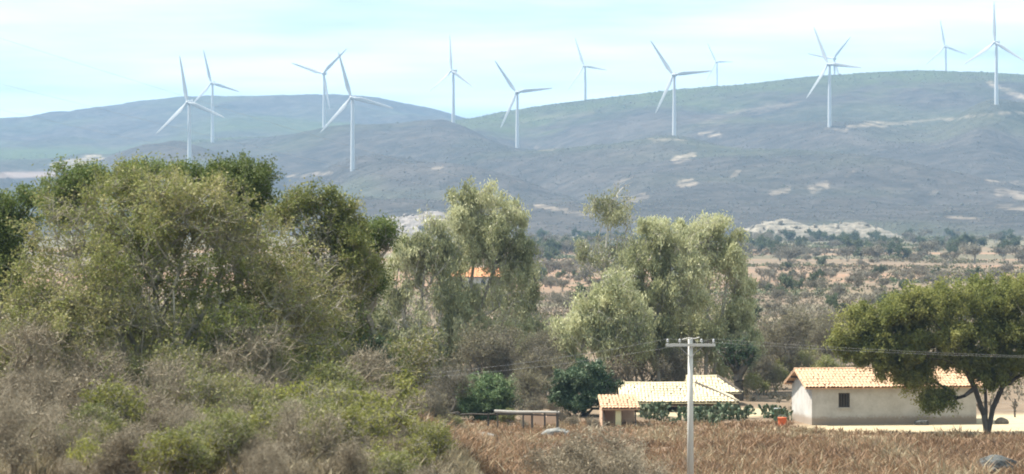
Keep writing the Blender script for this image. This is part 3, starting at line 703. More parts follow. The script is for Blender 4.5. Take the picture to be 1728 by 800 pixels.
def far_house():
    rng = np.random.RandomState(4); c = at(752, 490, 640); z0 = float(gz(c[0], 640)) - 0.05
    root = thing('house', 'far farmhouse with orange tiled roof glimpsed through the tall eucalyptus', 'house', (c[0], 640, z0), R(6))
    L_, D_, hw, rise = 14.5, 6.5, 3.0, 1.7
    put('wall', walls(L_, D_, hw, rise, 0.2, [(2, 3, 1.1, 2.3), (5.2, 6.2, 0.0, 2.2), (8, 9, 1.1, 2.3)]).mesh('far_wall'), MT['plaster'], root)
    tiled_roof(root, L_, D_, hw, rise, 0.4, 0.4, rng, MT['tile_red'], MT['wood_dark'])
    for a in (2, 8): put('window', MB().box((a + .5, 0.12, 1.7), (0.99, 0.05, 1.19)).mesh('far_window'), MT['glass_dark'], root)
    put('door', MB().box((5.7, 0.12, 1.1), (0.99, 0.06, 2.19)).mesh('far_door'), MT['wood_dark'], root)
far_house()

def lean_to():
    rng = np.random.RandomState(8); c = at(1018, 718, 201.5); z0 = float(gz(c[0], 202))
    root = thing('open_shed', 'small open shed with tan tile roof and cream pillar left of the long low shed', 'shed', (c[0], c[1], z0), R(3))
    put('pillar', MB().box((1.08, 0.2, 0.62), (0.40, 0.32, 1.24)).mesh('pillar'), MT['cream'], root)
    for x in (0.06, 2.3): put('post', MB().tube([(x, 0.2, 0), (x, 0.2, 1.22)], 0.06, 7).mesh('post'), MT['wood_dark'], root)
    put('back_wall', MB().box((1.2, 2.6, 0.75), (2.5, 0.15, 1.5)).mesh('back_wall'), MT['mud_wall'], root)
    put('side_wall', MB().box((0.02, 1.45, 0.6), (0.13, 2.1, 1.2)).mesh('side_wall'), MT['mud_wall'], root)
    rf = MB(); e = np.array([-0.15, -0.15, 1.2]); s = unit(np.array([0, 3.0, 0.75])); u = np.array([1.0, 0, 0]); n = np.cross(u, s)
    V = [e, e + u * 2.75, e + u * 2.75 + s * 3.1, e + s * 3.1]; V = V + [v + n * 0.07 for v in V]
    rf.add(V, [[3, 2, 1, 0], [4, 5, 6, 7], [0, 1, 5, 4], [1, 2, 6, 5], [2, 3, 7, 6], [3, 0, 4, 7]])
    roof = put('roof', rf.mesh('shed_roof'), MT['tile'], root)
    tb = MB(); barrel_tiles(tb, e + n * 0.08, u, s, n, 2.75, 3.1, rng); t = put('roof_tiles', tb.mesh('shed_tiles'), MT['tile'], roof); t['kind'] = 'stuff'
lean_to()

# ------------------------------------------------------------------ rail fence, wall, heaps, small things
def rail_fence():
    d = 197.0; root = thing('rail_fence', 'dark rail fence of rough poles in front of the green mango bush', 'fence', at(712, 733, d) * [1, 1, 0] + [0, 0, float(gz(-6, d))])
    o = np.array(root.location); g = o[2]; rng = np.random.RandomState(3)
    def lp(x, y): return at(x, y, d) - o
    for x, y, r in ((718, 699, .06), (771, 695, .17), (824, 697, .07), (840, 696, .06), (883, 697, .06), (898, 696, .08), (919, 697, .07), (940, 694, .10)):
        top = lp(x, y); put('post', MB().tube([(top[0], 0.0, -0.4), (top[0] + rng.normal() * .02, 0.02, top[2] * .5), (top[0], 0, top[2])], [r, r * .95, r * .85], 8, tone=rng.rand()).mesh('post'), MT['wood_dark'], root)
    for (x0, y0), (x1, y1), r, m in (((700, 699), (776, 697), .10, 'wood_dark'), ((770, 700), (846, 698), .06, 'wood_dark'), ((834, 694), (944, 696), .11, 'wood_pale'), ((836, 699), (943, 701), .07, 'wood_dark')):
        a, b = lp(x0, y0), lp(x1, y1); put('rail', MB().tube([a, a * .66 + b * .34 + [0, 0, rng.normal() * .03], a * .33 + b * .67 + [0, 0, rng.normal() * .03], b], [r, r * .95, r * .9, r * .8], 8).mesh('rail'), MT[m], root)
rail_fence()
def mud_wall():
    d = 203.0; p = at(884, 722, d); rng = np.random.RandomState(6)
    mb = MB(); n = 14; xs = np.linspace(0, 2.5, n); zt = 0.95 + rng.normal(size=n) * 0.05 - 0.25 * (np.abs(xs - 1.6) < 0.25)
    for i in range(n - 1):
        V = [(xs[i], 0, -.3), (xs[i + 1], 0, -.3), (xs[i + 1], 0, zt[i + 1]), (xs[i], 0, zt[i]), (xs[i], .3, -.3), (xs[i + 1], .3, -.3), (xs[i + 1], .3, zt[i + 1]), (xs[i], .3, zt[i])]
        mb.add(V, [[0, 1, 2, 3], [5, 4, 7, 6], [3, 2, 6, 7]])
    mb.add([(0, 0, -.3), (0, .3, -.3), (0, .3, zt[0]), (0, 0, zt[0])], [[0, 3, 2, 1]]); mb.add([(2.5, 0, -.3), (2.5, .3, -.3), (2.5, .3, zt[-1]), (2.5, 0, zt[-1])], [[0, 1, 2, 3]])
    o = put('mud_wall', mb.mesh('mud_wall'), MT['mud_wall']); o.location = (p[0], d, float(gz(p[0], d))); o.rotation_euler = (0, 0, R(-22))
    tag(o, 'low worn pinkish mud wall behind the pale rail of the fence', 'wall')
mud_wall()
def slope_tiles(mb, o, u, s, n, width, length, rng, limit=None, pitch=0.25, course=0.48):
    k = 5; an = np.linspace(0, np.pi, k)
    for a in np.arange(pitch / 2, width, pitch):
        lm = length if limit is None else min(length, limit(a))
        for b in np.arange(-0.03, lm - 0.06, course):
            l = min(course * 1.12, lm - b + 0.02); jit = rng.normal(size=2) * 0.02; wav = 0.05 * math.sin(a * 0.9 + 1.3) * math.sin(b * 1.1 + .4)
            V = []
            for rr, bb, lift in ((pitch * .53, b, 0.018), (pitch * .47, b + l, 0.0)):
                for q in an: V.append(o + u * (a + jit[0] + math.cos(q) * rr) + s * (bb + jit[1]) + n * (math.sin(q) * rr * 0.7 + lift + 0.06 + wav))
            mb.add(V, [[i, i + 1, k + i + 1, k + i] for i in range(k - 1)], tone=np.clip(rng.normal(0.55, 0.16), 0, 1))
def low_shed(label, x0, x1, d, eave, ridge, depth, hip, seed, rz, posts):
    rng = np.random.RandomState(seed); c = at(x0, 700, d); g = float(gz(c[0] + 3, d)); L_ = (x1 - x0) / FPX * d
    root = thing('low_shed', label, 'shed', (c[0], d, g), R(rz), 'low tiled sheds')
    half = depth / 2; rise = ridge - eave; sl = math.hypot(half, rise); u = np.array([1.0, 0, 0]); rb = MB(); tb = MB()
    A, B = np.array([0, 0, eave]), np.array([L_, 0, eave]); C_, D_ = np.array([L_, depth, eave]), np.array([0, depth, eave])
    r0, r1 = np.array([0.0, half, ridge]), np.array([L_ - hip, half, ridge])
    dn = np.array([0, 0, -0.07])
    V = [A, B, C_, D_, r0, r1]; V = V + [v + dn for v in V]
    rb.add(V, [[0, 1, 5, 4], [2, 3, 4, 5], [7, 6, 10, 11], [9, 8, 11, 10], [0, 6, 7, 1], [1, 7, 8, 2], [2, 8, 9, 3]], [[1, 2, 5], [8, 7, 11], [3, 0, 4], [6, 9, 10], [0, 3, 9], [0, 9, 6]])
    roof = put('roof', rb.mesh('low_roof'), MT['tile_cream'], root)
    sf = unit(r0 - A); nf = np.cross(u, sf); slope_tiles(tb, A, u, sf, nf, L_, sl, rng, (lambda a: sl if a < L_ - hip else sl * (L_ - a) / hip))
    sb = unit(r0 - D_); nb = np.cross(sb, u); slope_tiles(tb, D_, u, sb, nb, L_, sl, rng, (lambda a: sl if a < L_ - hip else sl * (L_ - a) / hip))
    if hip > .3:
        v = np.array([0, 1.0, 0]); sh = unit(r1 - (B + C_) / 2); nh = np.cross(v, sh); hl = math.hypot(hip, rise)
        slope_tiles(tb, B, v, sh, nh, depth, hl, rng, (lambda a: hl * (1 - abs(a - half) / half)))
        put('hip_cap', MB().tube([B + [0, 0, .08], (B + r1) / 2 + [0, 0, .13], r1 + [0, 0, .12]], [.11, .12, .12], 8).mesh('hip_cap'), MT['wood_dark'], roof)
    t = put('roof_tiles', tb.mesh('low_tiles'), MT['tile_cream'], roof); t['kind'] = 'stuff'
    put('ridge_cap', MB().tube([r0 + [0, 0, .09], (r0 + r1) / 2 + [0, 0, .06], r1 + [0, 0, .09]], [.12, .12, .12], 8).mesh('low_ridge'), MT['tile_cream'], roof)
    put('back_wall', MB().box((L_ / 2, depth - .45, (eave + .02) / 2), (L_ - .6, .2, eave + .02)).mesh('low_back_wall'), MT['mud_wall'], root)
    put('side_wall', MB().box((.35, half, (eave + .02) / 2), (.2, depth - 1.2, eave + .02)).mesh('low_side_wall'), MT['mud_wall'], root)
    for k in range(posts):
        put('post', MB().tube([(.5 + (L_ - 1) * k / (posts - 1), .35, -.2), (.5 + (L_ - 1) * k / (posts - 1), .35, eave)], .07, 7).mesh('low_post'), MT['wood_dark'], root)
low_shed('long low shed with pale cream tiled roof behind the cactus and the pole', 1046, 1246, 216, 0.70, 1.90, 8.0, 3.0, 21, 0, 5)
low_shed('second low cream-roofed shed, its ridge peeping up beside the stubby tree', 1164, 1252, 225, 1.0, 2.12, 4.6, 1.6, 22, 4, 3)

def revolve(prof, k=20):
    return MB().tube([(0, 0, z) for z, r in prof], [r for z, r in prof], k)
p = at(1320, 718, 201.5); g = float(gz(p[0], p[1]))
root = thing('bucket', 'orange red plastic bucket by the white gable of the house', 'bucket', (p[0], p[1], g))
put('body', revolve([(0, .24), (.02, .26), (.3, .29), (.58, .32), (.60, .34), (.63, .34)]).mesh('bucket_body', True), MT['orange_plastic'], root)
a = np.linspace(0, np.pi, 11); put('handle', MB().tube(np.stack([np.cos(a) * .33, 0 * a, .6 + np.sin(a) * .2], -1), .012, 6).mesh('handle'), MT['wire'], root)
p = at(1312, 712, 206); g = float(gz(p[0], p[1]))
root = thing('barrel', 'teal green plastic barrel standing behind the orange bucket', 'barrel', (p[0], p[1], g))
put('body', revolve([(0, .27), (.03, .30), (.28, .31), (.3, .325), (.33, .31), (.62, .31), (.65, .325), (.68, .31), (.92, .29), (.96, .26)]).mesh('barrel_body', True), MT['teal_plastic'], root)
put('lid', revolve([(.955, .27), (1.0, .27), (1.01, .05)]).mesh('barrel_lid'), MT['white_metal'], root)

# fence posts on the bare ground right of the house
for x, lab in ((1672, 'crooked grey fence post nearest the house corner behind the umbrella tree'), (1713, 'dark fence post on the sand right of the umbrella tree trunk'), (1745, 'fence post at the right edge of the sandy yard')):
    p = at(x, 715, 211); g = float(gz(p[0], 211)); rng = np.random.RandomState(x)
    o = put('fence_post', MB().tube([(0, 0, -.2), (rng.normal() * .04, 0, .6), (rng.normal() * .06, 0, 1.35)], [.07, .065, .055], 7).mesh('fence_post'), MT['wood_dark']); o.location = (p[0], 211, g)
    tag(o, lab, 'fence post', 'fence posts right of the house')
for zz, lab in ((.55, 'lower wire strung between the fence posts right of the house'), (1.1, 'upper wire strung between the fence posts right of the house')):
    a = at(1672, 715, 211); b = at(1800, 715, 211); g = float(gz(a[0], 211))
    o = put('fence_wire', MB().tube([(a[0], 210.93, g + zz), ((a[0] + b[0]) / 2, 210.93, g + zz - .05), (b[0], 210.93, g + zz)], .008, 5).mesh('fence_wire'), MT['wire']); tag(o, lab, 'wire')

# ------------------------------------------------------------------ power pole and lines
PD = 144.0
def power_pole():
    top = at(1165, 572, PD); g = float(gz(top[0], PD)); hgt = top[2] - g
    root = thing('utility_pole', 'pale concrete utility pole with crossarm standing in the dry weeds', 'utility pole', (top[0], PD, g))
    put('post', MB().tube([(0, 0, -0.5), (0, 0, hgt * .5), (0, 0, hgt)], [0.19, 0.155, 0.12], 10).mesh('pole_post', True), MT['concrete'], root)
    za = hgt - 0.30
    put('crossarm', MB().box((0, -0.19, za), (2.5, 0.11, 0.14)).mesh('crossarm'), MT['concrete'], root)
    for s in (-1, 1):
        put('brace', MB().tube([(s * .62, -.16, za - .06), (0, -.17, za - .62)], .018, 6).mesh('brace'), MT['wire'], root)
    for x in (-1.16, -.55, .55, 1.16):
        i = put('insulator', revolve([(0, .02), (.08, .02), (.09, .06), (.13, .065), (.15, .03), (.17, .055), (.21, .05), (.24, .02)], 12).mesh('insulator'), MT['white_metal'], root); i.location = (x, -.19, za + .07)
    put('top_bracket', MB().tube([(-.42, -.12, hgt - .02), (-.1, -.12, hgt + .06), (.2, -.12, hgt + .02), (.45, -.12, hgt + .09)], .03, 6).mesh('top_bracket'), MT['concrete'], root)
    return top, g + za + 0.31
ptop, wz = power_pole()
def span(label, p0, p1, sag, r, name='power_line'):
    t = np.linspace(0, 1, 60)[:, None]; p0 = np.asarray(p0, float); p1 = np.asarray(p1, float)
    P = p0 + (p1 - p0) * t; P[:, 2] -= (4 * sag * t * (1 - t))[:, 0]
    tag(put(name, MB().tube(P, r, 5).mesh(name), MT['wire']), label, 'power line', 'power lines')
px = ptop[0]
for dx, w in ((-1.16, 'outer left'), (1.16, 'outer right')):
    lp = at(-230, 580, 150); rp = at(2500, 600, 140)
    span('thin wire sagging leftwards from the %s insulator of the utility pole' % w, (px + dx, PD - .19, wz), lp + [dx, 0, 0], 2.1, 0.006)
    span('thin wire running rightwards from the %s insulator of the utility pole' % w, (px + dx, PD - .19, wz), rp + [dx, 0, 0], .55, 0.0045)
span('uppermost faint wire crossing the sky at the upper left', at(-200, 0, 110), at(812, 308, 238), .25, 0.005)
span('middle faint wire crossing the sky at the upper left', at(-200, 90, 110), at(806, 330, 238), .25, 0.004)
span('lowest faint wire crossing the sky at the far left edge', at(-200, 140, 110), at(800, 348, 238), .25, 0.004)

# ------------------------------------------------------------------ trees
def px_lobes(base, d, items, depth=1.0):
    """crown lobes given as (x, y, rx, ry[, depth offset, weight]) in photo pixels, turned to metres round the base"""
    o = []
    for it in items:
        x, y, rx, ry = it[:4]; dy = it[4] if len(it) > 4 else 0.0; w = it[5] if len(it) > 5 else 1.0
        p = at(x, y, d + dy) - base; s = d / FPX
        o.append((p, (rx * s, max(rx, ry) * s * depth, ry * s), w))
    return o
def stem(pts): return np.array(pts, float)
def tree_px(name, label, x, d, items, seed, cat='tree', forks=None, sink=0.1, depth=1.0, **kw):
    X = (x - CX) / FPX * d; base = np.array([X, d, float(gz(X, d)) - sink]); lob = px_lobes(base, d, items, depth)
    if forks is None:
        cz = min(l[0][2] - l[1][2] * 0.3 for l in lob); cz = max(cz, 1.0); rng = np.random.RandomState(seed + 100)
        cxm = np.mean([l[0][0] for l in lob]) * 0.4
        forks = [stem([(0, 0, 0), (cxm * .3 + rng.normal() * .1, rng.normal() * .1, cz * .5), (cxm, rng.normal() * .15, cz)])]
    else:
        forks = [stem([at(a, b, d + (c[0] if c else 0)) - base for a, b, *c in f]) for f in forks]
        for f in forks: f[0] = (f[0][0], f[0][1], 0.0)
    return build_tree(name, label, cat, base, forks, lob, seed, n_leaf=kw.pop('n_leaf', 15000), **kw)

# the big thicket at the left
tree_px('olive_tree', 'huge sprawling olive tree with many bare grey branches filling the left', 265, 120,
        [(255, 430, 175, 130, 0), (130, 420, 90, 105, 1), (310, 345, 95, 60, 0), (210, 320, 60, 40, 1), (440, 455, 95, 100, 1), (400, 380, 60, 50, 0), (170, 540, 140, 80, -1), (370, 570, 130, 75, -1), (60, 520, 80, 75, -1), (520, 520, 80, 95, 1), (240, 630, 180, 40, -1.5), (450, 630, 110, 40, -1), (90, 620, 80, 45, -1)],
        31, bark=MT['bark_grey'], leafmat=MT['leaf_olive'], n_limbs=1500, n_leaf=130000, leaf=(0.14, 0.065), tuft=0.38, r_tip=0.010, r_max=0.14, twigs=7, twig_len=0.8, leafy=0.72, seg=0.55,
        forks=[[(255, 690), (235, 600), (200, 520)], [(275, 690), (300, 590), (350, 520)], [(265, 690), (268, 580), (262, 480)]], twig_r=0.011)
tree_px('green_tree', 'dense green crown rising at the top right of the big olive tree', 405, 127, [(405, 305, 58, 34), (370, 300, 40, 25), (425, 335, 45, 35), (400, 400, 50, 60, 0, .5)],
        32, bark=MT['bark_grey'], leafmat=MT['leaf_green'], n_limbs=320, n_leaf=34000, leaf=(0.14, 0.07), tuft=0.35, twig_len=0.5)
tree_px('green_tree', 'green crown at the top left shoulder of the big olive tree', 150, 127, [(135, 312, 62, 30), (230, 293, 50, 20), (310, 296, 50, 16), (110, 350, 40, 40)],
        33, bark=MT['bark_grey'], leafmat=MT['leaf_green'], n_limbs=330, n_leaf=26000, leaf=(0.14, 0.07), tuft=0.35, twig_len=0.5)
tree_px('green_tree', 'dark green tree at the far left edge, lower than the olive tree', 5, 131, [(10, 385, 62, 62), (-30, 360, 50, 45), (45, 340, 25, 24), (-10, 450, 70, 60)],
        34, bark=MT['bark_dark'], leafmat=MT['leaf_green'], n_limbs=330, n_leaf=36000, leaf=(0.15, 0.08), tuft=0.4, twig_len=0.5)
tree_px('green_tree', 'ragged green-topped tree with grey lower branches right of the olive tree', 545, 129, [(520, 345, 50, 24), (570, 350, 32, 28), (480, 365, 40, 22), (560, 395, 60, 35), (560, 460, 85, 75), (520, 540, 70, 60)],
        35, bark=MT['bark_grey'], leafmat=MT['leaf_olive'], n_limbs=560, n_leaf=50000, leaf=(0.14, 0.065), tuft=0.4, twig_len=0.65, leafy=0.75, twig_r=0.011)
tree_px('green_tree', 'smaller green tree at the right end of the thicket, beside the eucalyptus', 640, 137, [(635, 402, 42, 28), (610, 405, 36, 24), (605, 465, 48, 50), (590, 540, 50, 55)],
        36, bark=MT['bark_grey'], leafmat=MT['leaf_green'], n_limbs=380, n_leaf=32000, leaf=(0.14, 0.07), tuft=0.4, twig_len=0.6, leafy=0.75, twig_r=0.011)
tree_px('dark_bush', 'very dark green bush low at the right foot of the thicket', 622, 126, [(622, 592, 34, 24), (600, 612, 32, 24), (640, 618, 28, 24), (615, 640, 36, 26)], 37, cat='bush',
        bark=MT['bark_dark'], leafmat=MT['leaf_darkm'], n_limbs=130, n_leaf=9000, trunk_name='branches', r_max=.05, leaf=(0.15, 0.08), tuft=0.3, twig_len=0.4)

# eucalyptus trees
EU = dict(bark=MT['bark_pale'], leafmat=MT['leaf_euc'], style='droop', leaf=(0.34, 0.10), tuft=0.55, r_tip=0.011, r_max=0.19, twig_len=0.7, twigs=5, seg=0.9, shell=0.5, twig_r=0.010)
def euc(label, x, d, items, seed, trunkpts, n_limbs, n_leaf, **kw):
    k = dict(EU); k.update(kw); tree_px('eucalyptus_tree', label, x, d, items, seed, forks=trunkpts, n_limbs=n_limbs, n_leaf=n_leaf, group='eucalyptus trees', **k)
euc('tallest eucalyptus with white trunk, left of the gap in the trees', 785, 240, [(815, 330, 50, 26), (845, 365, 45, 35), (775, 365, 40, 40), (830, 405, 55, 40), (880, 410, 32, 45), (770, 430, 40, 40), (860, 455, 45, 40), (800, 500, 60, 45, 0, .6), (850, 540, 60, 50, 0, .5), (760, 480, 50, 50, 0, .6)], 41,
    [[(783, 680), (787, 600), (790, 520), (800, 440), (812, 360)], [(789, 680), (796, 560), (835, 450), (845, 380)]], 480, 50000)
euc('broad pale drooping eucalyptus directly left of the tallest one', 705, 236, [(725, 378, 38, 32), (690, 420, 44, 38), (740, 430, 42, 50), (640, 590, 40, 45), (740, 590, 50, 45), (665, 475, 45, 45), (715, 490, 55, 50), (650, 545, 40, 50), (700, 570, 60, 50), (760, 540, 40, 60)], 42,
    [[(703, 680), (705, 590), (712, 500), (722, 410)], [(708, 680), (690, 570), (668, 480)]], 520, 56000)
euc('thin dark-leaved eucalyptus right behind the tallest one', 872, 252, [(880, 470, 32, 45), (870, 540, 42, 45), (895, 560, 32, 50), (850, 500, 35, 40)], 43, [[(872, 672), (874, 600), (880, 480)]], 220, 22000)
euc('slender eucalyptus with a small tuft on a bare stem in the gap', 1022, 262, [(1042, 318, 24, 16), (1012, 342, 28, 15), (1058, 340, 22, 15), (1040, 362, 34, 20), (1020, 420, 44, 34, 0, .5), (1060, 415, 30, 34, 0, .5), (985, 425, 26, 30, 0, .4), (1025, 470, 40, 30, 0, .5)], 44,
    [[(1020, 665), (1018, 560), (1020, 440), (1030, 345)]], 170, 6500, r_max=0.13, tuft=0.7, leaf=(0.30, 0.10))
euc('wide eucalyptus of the right-hand pair, its crown left of the other', 1115, 238, [(1115, 390, 42, 30), (1085, 425, 40, 35), (1140, 430, 35, 45), (1075, 480, 45, 45), (1125, 500, 50, 55), (1100, 560, 50, 50), (1155, 415, 40, 38), (1155, 480, 50, 55), (1060, 530, 45, 50)], 45,
    [[(1112, 680), (1110, 590), (1112, 500), (1115, 410)]], 480, 56000)
euc('tall wide eucalyptus standing right behind the utility pole', 1195, 243, [(1195, 378, 45, 22), (1170, 400, 38, 35), (1222, 410, 40, 35), (1245, 450, 26, 50), (1190, 460, 55, 45), (1240, 520, 30, 50), (1190, 530, 60, 55), (1220, 590, 45, 40), (1165, 590, 40, 40), (1255, 560, 30, 60), (1150, 540, 45, 60)], 46,
    [[(1190, 672), (1192, 590), (1195, 500), (1196, 410)], [(1200, 672), (1215, 560), (1230, 450)]], 580, 64000)
euc('low bright eucalyptus regrowth between the gap and the right-hand pair', 985, 232, [(960, 535, 38, 30), (1000, 520, 36, 36), (1040, 490, 36, 40), (1025, 560, 48, 40), (960, 580, 38, 35), (1070, 550, 35, 45)], 47,
    [[(985, 688), (980, 620), (985, 550)], [(990, 688), (1015, 600), (1030, 520)]], 340, 36000)

# garden trees
tree_px('mango_tree', 'light green rounded mango bush right behind the dark rail fence', 825, 208, [(825, 662, 46, 30), (795, 675, 36, 24), (855, 670, 30, 27), (820, 692, 50, 18)], 51,
        bark=MT['bark_dark'], leafmat=MT['leaf_mango'], n_limbs=210, n_leaf=28000, leaf=(0.20, 0.08), tuft=0.35, twig_len=0.4, shell=0.35)
tree_px('mango_tree', 'dark green rounded mango tree left of the long low shed', 985, 212, [(985, 640, 45, 32), (955, 655, 30, 28), (1018, 660, 28, 28), (985, 672, 50, 22)], 52,
        bark=MT['bark_dark'], leafmat=MT['leaf_darkm'], n_limbs=240, n_leaf=34000, leaf=(0.21, 0.085), tuft=0.35, twig_len=0.4, shell=0.35)
tree_px('stubby_tree', 'small dark tree with thick stubby trunk behind the second low shed', 1247, 232, [(1245, 605, 26, 20), (1225, 590, 20, 20), (1262, 590, 18, 22), (1245, 640, 12, 14)], 53,
        bark=MT['bark_dark'], leafmat=MT['leaf_darkm'], n_limbs=120, n_leaf=4200, leaf=(0.2, 0.08), tuft=0.3, twig_len=0.4, r_max=0.42, r_tip=0.045)
UMB = [(1455, 560, 52, 26), (1500, 535, 70, 36), (1560, 515, 80, 38), (1630, 505, 90, 36), (1710, 505, 90, 36), (1800, 515, 90, 38), (1480, 590, 62, 22), (1550, 580, 80, 36), (1640, 570, 90, 40), (1740, 570, 90, 40), (1840, 575, 80, 34),
       (1525, 618, 52, 26), (1545, 640, 36, 22, 0, 1.3), (1590, 674, 36, 16, 0, 2.0), (1620, 612, 50, 24), (1700, 618, 60, 26), (1790, 615, 70, 30), (1425, 582, 26, 16), (1665, 620, 45, 22), (1590, 605, 50, 16, 0, .7), (1690, 645, 45, 16, 0, .6), (1500, 612, 50, 16)]
tree_px('umbrella_tree', 'broad umbrella-crowned green tree with forked dark trunk before the white house', 1665, 194, UMB, 54,
        bark=MT['bark_dark'], leafmat=MT['leaf_umb'], n_limbs=1000, n_leaf=200000, leaf=(0.24, 0.10), tuft=0.55, twig_len=0.6, r_max=0.19, r_tip=0.009, depth=0.9, shell=0.5,
        forks=[[(1665, 733), (1660, 700), (1645, 655), (1620, 600, -1)], [(1665, 733), (1664, 690), (1662, 640), (1655, 580, 1)], [(1667, 733), (1675, 690), (1695, 645), (1725, 590)]], alpha=0.25)

# ------------------------------------------------------------------ shrub kinds, then their copies
def proto(name, seed, h, w, stems, bark, leafmat, n_limbs, n_leaf, leaf, cat='bush', **kw):
    rng = np.random.RandomState(seed); fk = []
    for k in range(stems):
        a = rng.rand() * 6.28; r = rng.rand() * w * 0.22
        fk.append(stem([(math.cos(a) * r * .4, math.sin(a) * r * .4, 0), (math.cos(a) * r, math.sin(a) * r, h * .18)]))
    lob = []
    for k in range(kw.pop('nl', 8)):
        a = rng.rand() * 6.28; r = w * rng.uniform(0.08, 0.40); lob.append((np.array([math.cos(a) * r, math.sin(a) * r, h * rng.uniform(.32, .8)]), (w * rng.uniform(.16, .30), w * rng.uniform(.16, .30), h * rng.uniform(.14, .32))))
    return build_tree(name, '', cat, (0, 0, 0), fk, lob, seed, bark, leafmat, n_limbs=n_limbs, n_leaf=n_leaf, leaf=leaf, trunk_name=kw.pop('trunk_name', 'branches'), **kw)
class Kind:
    def __init__(s, protos): s.p = protos; s.used = [False] * len(protos); s.i = 0
    def place(s, loc, rz, sc, label, group=None, pick=None):
        k = (s.i if pick is None else pick) % len(s.p); s.i += 1
        r = s.p[k]
        if not s.used[k]:
            s.used[k] = True; r.location = [float(v) for v in loc]; r.rotation_euler = (0, 0, rz); r.scale = sc if hasattr(sc, '__len__') else (sc,) * 3; r['label'] = label
            if group: r['group'] = group
            return r
        return copy_thing(r, loc, rz, sc, label, group)
K = {}
K['bare'] = Kind([proto('bare_shrub', 60 + k, 2.4, 2.8, 5, MT['bark_tan'], MT['leaf_dry'], 330, 1300, (.09, .04), twigs=6, twig_len=.42, seg=.25, r_tip=.006, r_max=.05, leafy=.4, tuft=.2, twig_r=.005) for k in range(3)])
K['tan'] = Kind([proto('dry_shrub', 70 + k, 1.9, 2.6, 6, MT['bark_tan'], MT['leaf_dry'], 300, 3600, (.09, .04), twigs=6, twig_len=.36, seg=.25, r_tip=.006, r_max=.04, leafy=.8, tuft=.22, twig_r=.005) for k in range(3)])
K['yellow'] = Kind([proto('yellow_shrub', 80 + k, 2.0, 2.4, 5, MT['bark_grey'], MT['leaf_yellow'], 240, 3800, (.13, .065), twigs=5, twig_len=.45, seg=.25, r_tip=.006, r_max=.04, leafy=.45, tuft=.22, twig_r=.005) for k in range(3)])
K['olive'] = Kind([proto('olive_shrub', 90 + k, 2.6, 3.0, 5, MT['bark_grey'], MT['leaf_olive'], 280, 6500, (.12, .055), twigs=5, twig_len=.45, seg=.3, r_tip=.007, r_max=.05, leafy=.8, tuft=.25, twig_r=.006) for k in range(3)])
K['baretree'] = Kind([proto('leafless_tree', 110 + k, 6, 5, 2, MT['bark_brush'], MT['leaf_brush'], 300, 5500, (.18, .07), 'tree', trunk_name='trunk', twigs=6, twig_len=.8, seg=.5, r_tip=.012, r_max=.12, leafy=.6, tuft=.3, twig_r=.010) for k in range(3)])
K['fargreen'] = Kind([proto('round_bush', 120 + k, 5, 6, 3, MT['bark_dark'], MT['leaf_far_green'], 90, 2600, (.42, .2), trunk_name='trunk', twigs=4, twig_len=.6, seg=.6, r_tip=.03, r_max=.16, tuft=.5, twig_r=.02) for k in range(3)])
K['fargrey'] = Kind([proto('grey_bush', 130 + k, 4.5, 6, 4, MT['bark_grey'], MT['leaf_far_grey'], 110, 1800, (.34, .15), trunk_name='trunk', twigs=5, twig_len=.8, seg=.6, r_tip=.03, r_max=.12, tuft=.5, leafy=.8, twig_r=.02) for k in range(3)])
K['cactus'] = None

rs = np.random.RandomState(77)
def shrub(kind, x, y, d, sc, label, group=None, sink=0.05, zs=1.0):
    """x: photo column; y kept for reference only when given as a base row"""
    X = (x - CX) / FPX * d; s = sc * rs.uniform(.92, 1.08)
    K[kind].place((X, d, float(gz(X, d)) - sink), rs.rand() * 6.28, (s, s, s * zs), label, group)

